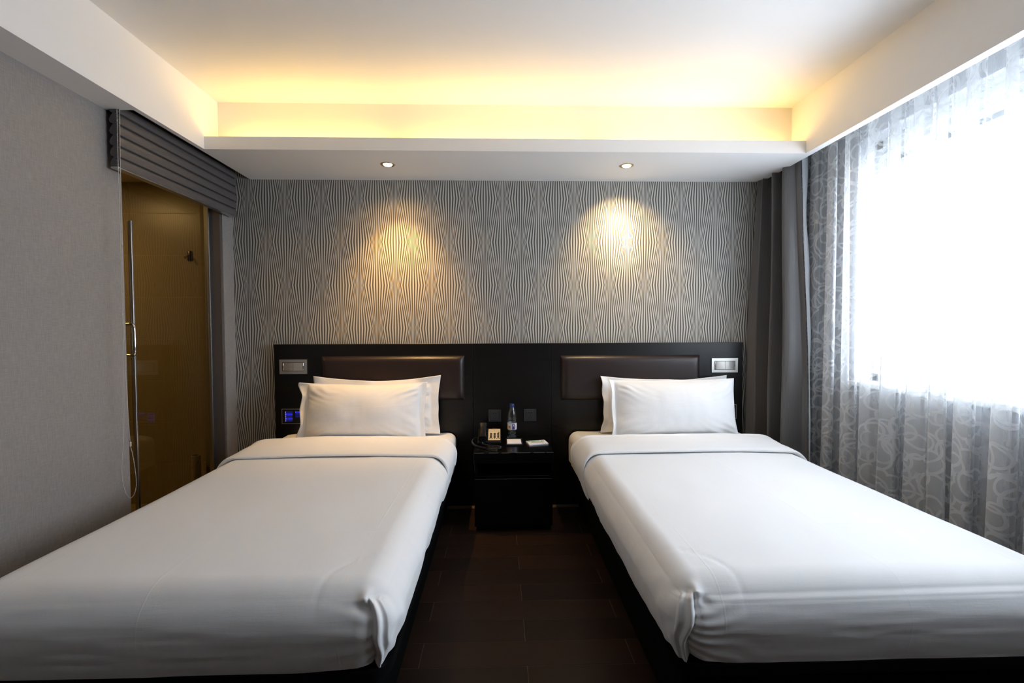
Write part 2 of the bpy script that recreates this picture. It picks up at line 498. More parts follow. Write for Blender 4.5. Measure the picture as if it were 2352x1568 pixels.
# ------------------------------------------------------------------ ceiling and dropped edges
struct("ceiling", B((-2.1, YF - 0.1, Z2), (2.4, 3.45, Z2 + 0.08)), PAINT, "smooth white ceiling inside the dropped border", "ceiling")
s1 = bmesh.new()
box(s1, (XL - 0.02, YF, Z1), (-1.72, 2.272, Z2 + 0.02)); box(s1, (-1.749, 2.272, Z1), (-1.72, 3.32, Z2 + 0.02))
box(s1, (XL - 0.02, 2.272, SLOT), (-1.745, 3.32, SLOT + 0.04))
struct("trim_1", s1, PAINT, "white dropped ceiling beam along the grey wall", "ceiling trim")
s2 = bmesh.new()
box(s2, (-1.722, 2.751, Z1), (1.863, 3.32, Z1 + 0.018)); box(s2, (-1.722, 2.751, Z1 + 0.018), (1.863, 2.772, 2.400))
box(s2, (-1.722, 2.889, Z1 + 0.018), (1.863, 3.32, Z2 + 0.02))
struct("trim_2", s2, PAINT, "white ceiling bulkhead with a lit cove above the headboard", "ceiling trim")
s3 = bmesh.new()
box(s3, (1.861, YF, Z1), (1.907, 3.32, Z2 + 0.02)); box(s3, (1.9, YF, SLOT), (XR + 0.02, 3.32, SLOT + 0.04))
struct("trim_3", s3, PAINT, "white curtain pelmet running along the window wall", "ceiling trim")

# ------------------------------------------------------------------ bathroom beyond the glass
bath = struct("wall_bathroom", B((-3.6, 3.34, 0), (-2.02, 3.44, 2.32)), TGROUT, "tiled bathroom wall seen through the amber glass", "wall")
TW = 0.60
for r in range(8):
    z0 = 0.015 + 0.2975 * r
    for c in range(3):
        x1 = -2.022 - TW * c
        o = obj("tile", B((x1 - TW + 0.0012, 3.3385, z0 + 0.0012), (x1 - 0.0012, 3.345, min(z0 + 0.2975 - 0.0012, 2.315)), 0.0004, 1), TILE, bath)
        if z0 > 2.2: pass
bw = bmesh.new()
box(bw, (-3.7, 1.2, 0), (-3.58, 3.44, 2.4)); box(bw, (-3.7, 1.1, 0), (-2.0, 1.22, 2.4))
struct("wall_bathroom_side", bw, TILE, "bathroom side walls in dim amber light", "wall")
struct("ceiling_bathroom", B((-3.7, 1.1, 2.318), (-2.03, 3.45, 2.36)), PAINT, "low bathroom ceiling seen above the tiles", "ceiling")
struct("floor_bathroom", B((-3.7, 1.1, -0.004), (-1.95, 3.33, 0.012)), TILE, "beige bathroom floor behind the glass", "floor")
bl = bpy.data.lights.new("bathroom_lamp", 'AREA'); bl.size = 0.3; bl.energy = 6.5; bl.color = (1.0, 0.80, 0.48)
blo = bpy.data.objects.new("bathroom_lamp", bl); COL.objects.link(blo); blo.location = (-2.9, 2.5, 2.30)

door = bpy.data.objects.new("door_1", None); COL.objects.link(door); door.location = (-1.965, 2.36, 0)
door["kind"] = "structure"; door["label"] = "amber tinted glass shower door with chrome handle under the blind"; door["category"] = "glass door"
obj("glass_pane", B((-1.970, 2.511, 0.02), (-1.962, 3.172, 2.30)), BRONZEGLASS, door)
obj("fixed_pane", B((-1.970, 2.30, 0.02), (-1.962, 2.502, 2.30)), BRONZEGLASS, door)
obj("edge_seal", B((-1.976, 2.500, 0.02), (-1.955, 2.513, 1.855), 0.003), ALU, door, label="grey metal strip along the door edge")
obj("wall_channel", B((-1.985, 3.150, 0.0), (-1.953, 3.176, 2.30), 0.003), ALU, door)
hb = bmesh.new()
tube(hb, smooth_path([(-1.962, 2.447, 1.300), (-1.925, 2.445, 1.302), (-1.912, 2.444, 1.285), (-1.910, 2.444, 1.22), (-1.912, 2.444, 1.155), (-1.925, 2.445, 1.138), (-1.962, 2.447, 1.140)], 6), 0.0085, 10)
obj("handle", hb, CHROME, door, smooth=True, label="chrome pull handle")

hk = thing("robe_hook", "small dark metal hook on the bathroom tiles behind the glass", "hook", (-2.205, 3.326, 1.80))
hb = bmesh.new(); box(hb, (-2.219, 3.3265, 1.760), (-2.191, 3.3385, 1.832), 0.005)
obj("back_plate", hb, plain("dark_bronze", (0.05, 0.035, 0.02), 0.3, 0.8), hk, True)
hb = bmesh.new(); tube(hb, smooth_path([(-2.205, 3.318, 1.80), (-2.205, 3.295, 1.785), (-2.205, 3.285, 1.772), (-2.205, 3.285, 1.785)], 5), 0.005, 8)
obj("prong", hb, CHROME, hk, True)
tb = thing("brush_holder", "speckled pale cylinder with a dark open top behind the shower glass", "holder", (-2.055, 3.12, 0.012))
hb = bmesh.new(); lathe(hb, [(0.026, 0.0), (0.028, 0.01), (0.028, 0.41), (0.024, 0.412), (0.024, 0.30)], (-2.055, 3.12, 0.012), 20)
obj("cup", hb, SPECKLE, tb, True)
hb = bmesh.new(); tube(hb, [(-2.055, 3.12, 0.30), (-2.055, 3.125, 0.424)], 0.010, 10)
obj("brush_grip", hb, BLACKPL, tb, True)

# ------------------------------------------------------------------ window
win = bpy.data.objects.new("window_1", None); COL.objects.link(win); win.location = (2.25, 1.8, WZ0)
win["kind"] = "structure"; win["label"] = "wide bright window behind the ring patterned sheer curtain"; win["category"] = "window"
GX = 2.255
fr = bmesh.new()
for lo, hi in [((GX - .025, WY0, WZ0), (GX + .025, WY1, WZ0 + .045)), ((GX - .025, WY0, WZ1 - .05), (GX + .025, WY1, WZ1)),
               ((GX - .025, WY0, WZ0), (GX + .025, WY0 + .045, WZ1)), ((GX - .025, WY1 - .045, WZ0), (GX + .025, WY1, WZ1))]:
    box(fr, lo, hi, 0.003, 1)
obj("window_frame", fr, FRAMEW, win)
obj("mullion", B((GX - .022, 1.62, WZ0 + .04), (GX + .022, 1.67, WZ1 - .19), 0.003, 1), FRAMEW, win)
obj("transom", B((GX - .024, WY0 + .04, WZ1 - .20), (GX + .024, WY1 - .04, WZ1 - .165), 0.003, 1), FRAMEW, win)
obj("pane", B((GX - .003, WY0 + .04, WZ0 + .04), (GX + .003, 1.625, WZ1 - .195)), CLEAR, win)
obj("pane", B((GX - .003, 1.665, WZ0 + .04), (GX + .003, WY1 - .04, WZ1 - .195)), CLEAR, win)
obj("head_board", B((GX - .02, WY0 + .04, WZ1 - .167), (GX + .02, WY1 - .04, WZ1 - .045)), FRAMEW, win)
for i in range(10):
    y = WY1 - 0.14 - 0.22 * i
    obj("vent_slot", B((GX - .028, y - 0.12, WZ1 - .150), (GX - .019, y, WZ1 - .128)), SLOTDK, win)
obj("ridge", B((GX - .030, WY0 + .04, WZ1 - .095), (GX - .018, WY1 - .04, WZ1 - .088)), FRAMEW, win)
obj("sill", B((XR - 0.02, WY0 - 0.03, WZ0 - .032), (GX + .02, WY1 + 0.03, WZ0), 0.006), SILLMAT, win)
lt = bmesh.new(); box(lt, (2.16, 2.19, WZ0 - .002), (2.20, 2.26, WZ0 + .02), 0.008, 3); box(lt, (2.165, 2.215, WZ0 + .015), (2.195, 2.235, WZ0 + .032), 0.006, 2)
obj("latch", lt, SOCKETPL, win, True, label="grey window latch on the sill")

# ------------------------------------------------------------------ headboard
hbd = thing("headboard", "black wood headboard wall spanning both beds with two leather pads", "headboard", (0.09, 3.275, 0))
HX = [-1.585, -0.191, 0.371, 1.760]
for a, b in zip(HX, HX[1:]):
    obj("panel", B((a + 0.0008, 3.25, 0.0), (b - 0.0008, 3.298, 1.1645), 0.0012, 1), VENEER, hbd)
def pad(x0, x1, z0, z1):
    nx, nz = 60, 24; V = []; F = []
    for j in range(nz + 1):
        for i in range(nx + 1):
            u, v = 1 - math.cos(math.pi * i / nx), 1 - math.cos(math.pi * j / nz)
            x, z = x0 + (x1 - x0) * u / 2, z0 + (z1 - z0) * v / 2
            d = min(x - x0, x1 - x, z - z0, z1 - z)
            dx, dz = min(x - x0, x1 - x), min(z - z0, z1 - z)
            hgt = 0.034 * (1 - math.exp(-dx / 0.012)) * (1 - math.exp(-dz / 0.012)) * (0.93 + 0.07 * (1 - math.exp(-d / 0.08)))
            V.append((x, 3.2495 - hgt, z))
    for j in range(nz):
        for i in range(nx):
            a = j * (nx + 1) + i; F.append((a, a + 1, a + nx + 2, a + nx + 1))
    return (V, F)
for x0, x1, z0, z1 in [(-1.253, -0.251, 0.765, 1.079), (0.436, 1.441, 0.757, 1.076)]:
    obj("leather_pad", pad(x0, x1, z0, z1), LEATHER, hbd, True, label="dark brown padded leather", angle=180)

def light_switch(x0, x1, z0, z1, label):
    t = thing("light_switch", label, "switch", ((x0 + x1) / 2, 3.25, z0), "switch plates on the headboard")
    b = bmesh.new(); w = 0.019
    for lo, hi in [((x0, 3.241, z0), (x1, 3.25, z0 + w)), ((x0, 3.241, z1 - w), (x1, 3.25, z1)), ((x0, 3.241, z0 + w), (x0 + w, 3.25, z1 - w)), ((x1 - w, 3.241, z0 + w), (x1, 3.25, z1 - w))]:
        box(b, lo, hi)
    obj("frame", b, STEEL, t)
    obj("backing", B((x0 + w, 3.246, z0 + w), (x1 - w, 3.25, z1 - w)), HOLE, t)
    a, c = x0 + w + 0.003, x1 - w - 0.003; m = (a + c) / 2
    for p, q, s in ((a, m - 0.001, 1), (m + 0.001, c, -1)):
        # rocker: flat face with a curved metal outer end
        b = bmesh.new()
        e = p if s > 0 else q
        pts = [(e, 3.249), (e, 3.246), (e + s * 0.004, 3.2405), (e + s * 0.011, 3.238), ((q if s > 0 else p), 3.238), ((q if s > 0 else p), 3.249)]
        prism(b, [(yy, xx) for xx, yy in pts], z0 + w + 0.003, z1 - w - 0.003, 'Y')
        for v in b.verts: v.co = Vector((v.co.z, v.co.x, v.co.y))
        obj("rocker", b, ROCKER, t, True)
        obj("end_trim", B((e + (0.0002 if s > 0 else -0.007), 3.2385, z0 + w + 0.004), (e + (0.007 if s > 0 else -0.0002), 3.2455, z1 - w - 0.004), 0.003, 3), CHROME, t, True)
    return t
light_switch(-1.544, -1.354, 0.957, 1.058, "twin rocker light switch in a grey metal frame, at the bathroom end of the headboard")
light_switch(1.528, 1.719, 0.949, 1.051, "twin rocker light switch in a bright metal frame, at the curtain end of the headboard")

def control_panel(x0, x1, z0, z1, label, lit, right=False):
    t = thing("control_panel", label, "control panel", ((x0 + x1) / 2, 3.25, z0), "touch panels on the headboard")
    b = bmesh.new(); w = 0.0035
    for lo, hi in [((x0, 3.243, z0), (x1, 3.25, z0 + w)), ((x0, 3.243, z1 - w), (x1, 3.25, z1)), ((x0, 3.243, z0 + w), (x0 + w, 3.25, z1 - w)), ((x1 - w, 3.243, z0 + w), (x1, 3.25, z1 - w))]:
        box(b, lo, hi)
    obj("frame", b, STEEL, t)
    obj("screen", B((x0 + w, 3.245, z0 + w), (x1 - w, 3.25, z1 - w)), BLACKPL, t)
    if lit:
        for c, n, on in ((0, 5, (0, 1, 0, 1, 2)), (1, 3, (1, 0, 0))):
            for k in range(n):
                bx = x0 + 0.029 + c * 0.066; bz = z1 - 0.024 - k * 0.0148
                fill = BLUE_ON if on[k] == 1 else BLUE_DIM
                kb = B((bx, 3.2442, bz - 0.0062), (bx + 0.046, 3.2452, bz + 0.0062), 0.0004, 1)
                key = obj("key", kb, BLUE_DIM, t)
                o2 = bmesh.new()
                for q in range(4): box(o2, (bx + 0.014 + q * 0.006, 3.2438, bz - 0.0014), (bx + 0.018 + q * 0.006, 3.2443, bz + 0.0014))
                if on[k] == 1:
                    for dz in (-0.0058, 0.0044): box(o2, (bx + 0.002, 3.2438, bz + dz), (bx + 0.044, 3.2443, bz + dz + 0.0014))
                    box(o2, (bx + 0.0002, 3.2438, bz - 0.005), (bx + 0.0052, 3.2443, bz + 0.005)); box(o2, (bx + 0.041, 3.2438, bz - 0.005), (bx + 0.0445, 3.2443, bz + 0.005))
                obj("key_print", o2, fill if on[k] == 1 else BLUE_DIM, key)
                if c == 0: obj("key_marker", B((bx - 0.003, 3.2438, bz - 0.006), (bx + 0.0005, 3.2446, bz + 0.006)), BLUE_EDGE, t)
    return t
control_panel(-1.536, -1.346, 0.604, 0.710, "touch panel with glowing blue keys half hidden by the stacked white pillows", True)
control_panel(1.524, 1.714, 0.612, 0.716, "dark touch panel whose thin metal edge peeks out beside the pillow near the drape", False)

def socket(x0, x1, z0, z1, label):
    t = thing("power_socket", label, "socket", ((x0 + x1) / 2, 3.25, z0), "sockets above the nightstand")
    obj("plate", B((x0, 3.2425, z0), (x1, 3.25, z1), 0.0015), SOCKETPL, t)
    obj("insert", B((x0 + 0.016, 3.2395, z0 + 0.011), (x1 - 0.016, 3.243, z1 - 0.011), 0.001), SOCKETPL, t)
    obj("insert_face", B((x0 + 0.022, 3.2388, z0 + 0.014), (x1 - 0.022, 3.24, z1 - 0.014), 0.0006, 1), SOCKETPL, t)
    cx = (x0 + x1) / 2; b = bmesh.new(); y0, y1 = 3.2383, 3.2392
    for dx in (-0.0085, 0.0085): box(b, (cx + dx - 0.003, y0, z1 - 0.028), (cx + dx + 0.003, y1, z1 - 0.022))
    box(b, (cx - 0.0012, y0, z0 + 0.038), (cx + 0.0012, y1, z0 + 0.045))
    for dx in (-0.008, 0.008): box(b, (cx + dx - 0.0022, y0, z0 + 0.022), (cx + dx + 0.0022, y1, z0 + 0.030))
    obj("slot", b, HOLE, t); return t
socket(-0.080, 0.009, 0.606, 0.692, "black socket plate on the headboard above the telephone")
socket(0.173, 0.260, 0.607, 0.694, "black socket plate on the headboard above the green and white card")

# ------------------------------------------------------------------ nightstand
ns = thing("nightstand", "black nightstand between the beds with a pale edged top", "nightstand", (0.085, 3.03, 0))
def nbox(lo, hi, bv=0.002): return B(lo, hi, bv, 1)
obj("top", nbox((-0.165, 2.815, 0.465), (0.335, 3.249, 0.50), 0.0015), LACQUER, ns)
obj("top_apron", nbox((-0.163, 2.818, 0.432), (0.333, 2.835, 0.465)), LACQUER, ns)
obj("side_panel", nbox((-0.160, 2.835, 0.03), (-0.142, 3.245, 0.465)), LACQUER, ns)
obj("side_panel", nbox((0.312, 2.835, 0.03), (0.330, 3.245, 0.465)), LACQUER, ns)
obj("back_panel", nbox((-0.142, 3.225, 0.03), (0.312, 3.243, 0.465)), LACQUER, ns)
obj("shelf", nbox((-0.142, 2.85, 0.330), (0.312, 3.225, 0.345)), LACQUER, ns)
dr = obj("drawer_front", nbox((-0.158, 2.819, 0.035), (0.328, 2.838, 0.335)), LACQUER, ns)
obj("plinth", nbox((-0.150, 2.845, 0.0), (0.320, 3.24, 0.032)), LACQUER, ns)
eb = bmesh.new()
for x0, x1 in [(-0.16, -0.10), (-0.07, -0.01), (0.01, 0.06), (0.10, 0.19), (0.21, 0.28), (0.29, 0.333)]:
    box(eb, (x0, 2.8143, 0.4982), (x1, 2.8165, 0.5004))
obj("pale_edge", eb, plain("pale_edge_grey", (0.10, 0.095, 0.085), 0.6), ns, label="pale broken strip along the front edge")  # short paler pieces with gaps along the top's front edge

# ------------------------------------------------------------------ things on the nightstand
# telephone
ph = thing("telephone", "black desk telephone with cream keypad face and coiled cord on the nightstand", "telephone", (-0.07, 3.10, 0.50))
b = bmesh.new(); prism(b, [(3.025, 0.500), (3.022, 0.513), (3.045, 0.519), (3.165, 0.574), (3.195, 0.570), (3.20, 0.500)], -0.149, 0.008, 'X')
bmesh.ops.bevel(b, geom=list(b.edges), offset=0.004, segments=2, affect='EDGES')
obj("base", b, BLACKPL, ph, True)
SL = math.atan2(0.055, 0.120)
def onface(x, s, h=0.0):     # s: metres up the slope from the front edge of the face
    return Vector((x, 3.047 + s * math.cos(SL) - h * math.sin(SL), 0.520 + s * math.sin(SL) + h * math.cos(SL)))
def slab(x0, x1, s0, s1, h0, h1, bev=0.0):
    b = bmesh.new(); box(b, (x0, s0, h0), (x1, s1, h1), bev, 2)
    for v in b.verts: v.co = onface(v.co.x, v.co.y, v.co.z)
    return b
obj("faceplate", slab(-0.079, 0.003, 0.003, 0.124, -0.001, 0.0022, 0.002), CREAM, ph, label="cream keypad face")
obj("message_lamp", slab(-0.055, -0.020, 0.125, 0.131, -0.001, 0.005, 0.002), REDLENS, ph, label="dark red message lamp")
for r in range(4):
    for c in range(3):
        x = -0.060 + 0.0245 * c; s = 0.030 + 0.0135 * r
        obj("key", slab(x - 0.0075, x + 0.0075, s - 0.0046, s + 0.0046, 0.002, 0.0055, 0.002), BLACKPL, ph, True)
for c in range(5):
    x = -0.067 + 0.0155 * c
    obj("function_key", slab(x - 0.005, x + 0.005, 0.0125, 0.0185, 0.002, 0.0045, 0.0018), REDLENS if c == 4 else BLACKPL, ph, True)
obj("round_key", slab(-0.012, -0.003, 0.082, 0.089, 0.002, 0.005, 0.002), BLACKPL, ph, True)
pb_ = bmesh.new()
for s, x0, x1 in [(0.112, -0.066, -0.056), (0.113, -0.050, -0.016), (0.103, -0.073, -0.003), (0.093, -0.073, -0.045), (0.094, -0.038, -0.018)]:
    q = slab(x0, x1, s - 0.0012, s + 0.0012, 0.0021, 0.0026); me_ = bpy.data.meshes.new("tmp"); q.to_mesh(me_); q.free(); pb_.from_mesh(me_); bpy.data.meshes.remove(me_)
obj("face_print", pb_, GREY_INK, ph)
# handset: two blocks joined by a bowed grip, lying along the slope
hs = []
for i in range(13):
    t = i / 12; s = -0.012 + 0.150 * t
    end = max(0.0, 1 - min(t, 1 - t) / 0.26)
    hs.append((s, 0.017 + 0.006 * math.sin(math.pi * t), 0.0275 - 0.006 * (1 - end), 0.013 + 0.010 * end))
V = []; F = []
for s, h, hw, th in hs:
    c = onface(-0.116, s, h + 0.006)
    for k in range(16):
        a = 2 * math.pi * k / 16; ca, sa = math.cos(a), math.sin(a)
        ex = abs(ca) ** 0.5 * math.copysign(1, ca) * hw; eh = abs(sa) ** 0.5 * math.copysign(1, sa) * th
        V.append(tuple(c + Vector((ex, -eh * math.sin(SL), eh * math.cos(SL)))))
for i in range(12):
    for k in range(16): F.append((i * 16 + k, i * 16 + (k + 1) % 16, (i + 1) * 16 + (k + 1) % 16, (i + 1) * 16 + k))
F.append(tuple(range(16))[::-1]); F.append(tuple(12 * 16 + k for k in range(16)))
obj("handset", (V, F), BLACKPL, ph, True)
cp = smooth_path([(-0.135, 3.19, 0.506), (-0.172, 3.171, 0.507), (-0.187, 3.086, 0.508), (-0.176, 3.000, 0.508), (-0.135, 2.935, 0.508), (-0.064, 2.885, 0.508), (-0.012, 2.880, 0.508),
                  (0.004, 2.915, 0.508), (-0.022, 2.951, 0.508), (-0.078, 2.967, 0.508), (-0.112, 3.003, 0.509), (-0.116, 3.028, 0.515)], 90)
coil = []; acc = 0.0
for i, p in enumerate(cp):
    t = (cp[min(i + 1, len(cp) - 1)] - cp[max(i - 1, 0)]).normalized()
    if i: acc += (p - cp[i - 1]).length
    n1 = Vector((0, 0, 1)); n2 = t.cross(n1).normalized(); a = acc / 0.0062 * 2 * math.pi
    tt = i / len(cp); rr = 0.0048 * min(1, max(0.15, (tt - 0.02) * 8))
    coil.append(p + Vector((0, 0, 0.0)) + (n1 * math.cos(a) + n2 * math.sin(a)) * rr)
coil = smooth_path(coil[::2], 3) if False else coil
b = bmesh.new(); tube(b, coil, 0.0017, 5); obj("cord", b, BLACKPL, ph, True, label="coiled black cord")

# bottle of water
bt = thing("water_bottle", "clear plastic water bottle with blue cap and label standing at the headboard", "bottle", (0.086, 3.185, 0.50))
bc = (0.086, 3.185, 0.50)
prof = [(0.020, 0.000), (0.029, 0.002), (0.0325, 0.010), (0.0325, 0.022), (0.0310, 0.026), (0.0325, 0.030), (0.0325, 0.044), (0.0310, 0.048), (0.0325, 0.052), (0.0325, 0.062),
        (0.0315, 0.065), (0.0315, 0.112), (0.0330, 0.115), (0.0330, 0.122), (0.0315, 0.126), (0.0330, 0.130), (0.0330, 0.138), (0.0325, 0.150), (0.0305, 0.168), (0.0270, 0.187),
        (0.0215, 0.206), (0.0160, 0.219), (0.0135, 0.226), (0.0135, 0.232)]
b = bmesh.new(); lathe(b, prof, bc, 32); obj("bottle_body", b, PET, bt, True, angle=180)
wp = [(max(r - 0.0012, 0.001), h + 0.0012) for r, h in prof if h < 0.187]
b = bmesh.new(); lathe(b, wp, bc, 32); obj("water", b, WATER, bt, True, angle=180)
b = bmesh.new(); lathe(b, [(0.0155, 0.222), (0.0160, 0.224), (0.0160, 0.241), (0.0150, 0.243), (0.001, 0.2435)], bc, 28); obj("cap", b, BLUECAP, bt, True, label="blue screw cap")
def wrap(a0, a1, h0, h1, r, n=16, shape=None):
    V = []; F = []
    for i in range(n + 1):
        a = a0 + (a1 - a0) * i / n
        lo_, hi_ = (h0, h1) if shape is None else shape(i / n)
        for h in (lo_, hi_):
            for rr in (r, r + 0.0003):
                V.append((bc[0] + rr * math.sin(a), bc[1] - rr * math.cos(a), bc[2] + h))
    for i in range(n):
        k = i * 4
        F += [(k + 1, k + 5, k + 7, k + 3), (k, k + 2, k + 6, k + 4), (k, k + 4, k + 5, k + 1), (k + 2, k + 3, k + 7, k + 6)]
    return (V, F)
lab = obj("label_band", wrap(-math.pi, math.pi * 0.999, 0.066, 0.112, 0.0322, 48), LABELW, bt, True, label="pale wrap label")
obj("label_oval", wrap(-1.35, -0.10, 0, 0, 0.0326, 18, lambda t: (0.068, 0.068 + 0.032 * math.sqrt(max(0.0, 1 - (t * 1.0) ** 2)) + 0.0005)), LABELCREAM, lab)
obj("label_panel", wrap(0.00, 0.58, 0.068, 0.106, 0.0326, 8), NAVY, lab)
obj("label_emblem", wrap(0.16, 0.42, 0.096, 0.102, 0.0330, 5), PAPER, lab)
obj("label_stripe", wrap(0.06, 0.52, 0.088, 0.0905, 0.0330, 6), PINKPRINT, lab)
obj("label_swoosh", wrap(0.72, 1.3, 0, 0, 0.0326, 12, lambda t: (0.106 - 0.034 * math.sin(t * 1.5), 0.108)), PAPER, lab)
text("label_letters", "IR", 0.017, INK, lab, (bc[0] - 0.0185, bc[1] - 0.0305, bc[2] + 0.087), 90, -31)

# memo tray and paper
tr = thing("memo_tray", "black memo tray lying in front of the water bottle", "tray", (0.097, 3.066, 0.50))
b = bmesh.new(); box(b, (0.041, 2.980, 0.5005), (0.152, 3.135, 0.505), 0.002)
obj("tray_floor", b, BLACKPL, tr)
b = bmesh.new()
for lo, hi in [((0.041, 2.980, 0.504), (0.152, 2.986, 0.510)), ((0.041, 3.122, 0.504), (0.152, 3.135, 0.513)), ((0.041, 2.986, 0.504), (0.046, 3.122, 0.510)), ((0.147, 2.986, 0.504), (0.152, 3.122, 0.510))]:
    box(b, lo, hi, 0.0015, 1)
obj("rim", b, BLACKPL, tr)
pp = thing("memo_pad", "small blank white memo pad in the black tray", "memo pad", (0.096, 3.05, 0.5052))
obj("sheet_block", B((0.0485, 2.996, 0.5052), (0.1425, 3.112, 0.5125), 0.0006, 1), PAPER, pp)

# card
cd = thing("notice_card", "white and green printed card lying by the corner of the nightstand", "card", (0.25, 3.045, 0.50))
P0, P1, P2, P3 = [Vector((x, y, 0)) for x, y in ((0.177, 3.076), (0.305, 3.106), (0.323, 3.013), (0.195, 2.978))]
def card_pt(u, v, z): return P3.lerp(P2, u).lerp(P0.lerp(P1, u), v) + Vector((0, 0, z))
def card_quad(u0, u1, v0, v1, z0, z1):
    b = bmesh.new(); box(b, (u0, v0, z0), (u1, v1, z1))
    for v in b.verts: v.co = card_pt(v.co.x, v.co.y, v.co.z)
    return b
obj("board", card_quad(0, 1, 0, 1, 0.5005, 0.5075), PAPER, cd)
obj("tint_band", card_quad(0.02, 0.72, 0.60, 0.95, 0.5075, 0.5078), PALEGREEN, cd)
def strokes(seq, mat, name):
    b = bmesh.new()
    for u0, u1, v0, v1 in seq:
        q = card_quad(u0, u1, v0, v1, 0.5077, 0.5081); m_ = bpy.data.meshes.new("t"); q.to_mesh(m_); q.free(); b.from_mesh(m_); bpy.data.meshes.remove(m_)
    return obj(name, b, mat, cd, kind='stuff')
strokes([(0.24 + 0.05 * i, 0.275 + 0.05 * i, 0.62 + 0.04 * (i % 2), 0.84) for i in range(9)] + [(0.02, 0.12, 0.82, 0.95), (0.10, 0.18, 0.70, 0.80), (0.72, 0.78, 0.12, 0.18)], GREEN, "heading_print")
strokes([(0.16 + 0.045 * i, 0.195 + 0.045 * i, 0.36, 0.46) for i in range(14)], INK, "line_print")
b = bmesh.new()
for k in range(20):
    a0, a1 = 2 * math.pi * k / 20, 2 * math.pi * (k + 1) / 20
    pts = [card_pt(0.83 + 0.085 * r * math.cos(a), 0.70 + 0.17 * r * math.sin(a), 0.5081) for r, a in ((1, a0), (1, a1), (0.72, a1), (0.72, a0))]
    b.faces.new([b.verts.new(p) for p in pts])
b.faces.new([b.verts.new(card_pt(u, v, 0.5081)) for u, v in ((0.78, 0.78), (0.795, 0.81), (0.885, 0.62), (0.87, 0.59))])
obj("ring_sign", b, INK, cd)

# ------------------------------------------------------------------ beds
def box_shell(xs, ys, zs, lo, hi, r, foot=True, sides=(1, 1)):
    """welded grid over top, two sides and foot of a box; returns box points, rounded points, normals, faces"""
    idx = {}; pts = []; F = []
    def vid(p):
        k = (round(p[0], 6), round(p[1], 6), round(p[2], 6))
        if k not in idx: idx[k] = len(pts); pts.append(k)
        return idx[k]
    def grid(A, Bv, f, flip=False):
        g = [[vid(f(a, b)) for b in Bv] for a in A]
        for i in range(len(A) - 1):
            for j in range(len(Bv) - 1):
                q = (g[i][j], g[i + 1][j], g[i + 1][j + 1], g[i][j + 1]); F.append(q[::-1] if flip else q)
    grid(xs, ys, lambda a, b: (a, b, hi[2]))
    if sides[1]: grid(ys, zs, lambda a, b: (hi[0], a, b))
    if sides[0]: grid(ys, zs, lambda a, b: (lo[0], a, b), True)
    if foot: grid(xs, zs, lambda a, b: (a, lo[1], b))
    P = np.array(pts); q = P.copy()
    q[:, 0] = np.clip(P[:, 0], lo[0] + r, hi[0] - r)
    q[:, 1] = np.maximum(P[:, 1], lo[1] + r) if foot else P[:, 1]
    q[:, 2] = np.minimum(P[:, 2], hi[2] - r)
    d = P - q; n = d / np.maximum(np.linalg.norm(d, axis=1, keepdims=True), 1e-9)
    return P, q + r * n, n, F

def lin(a, b, step): return list(np.linspace(a, b, max(2, int(round((b - a) / step)) + 1)))
def merged(*ls): return sorted({round(v, 5) for l in ls for v in l})

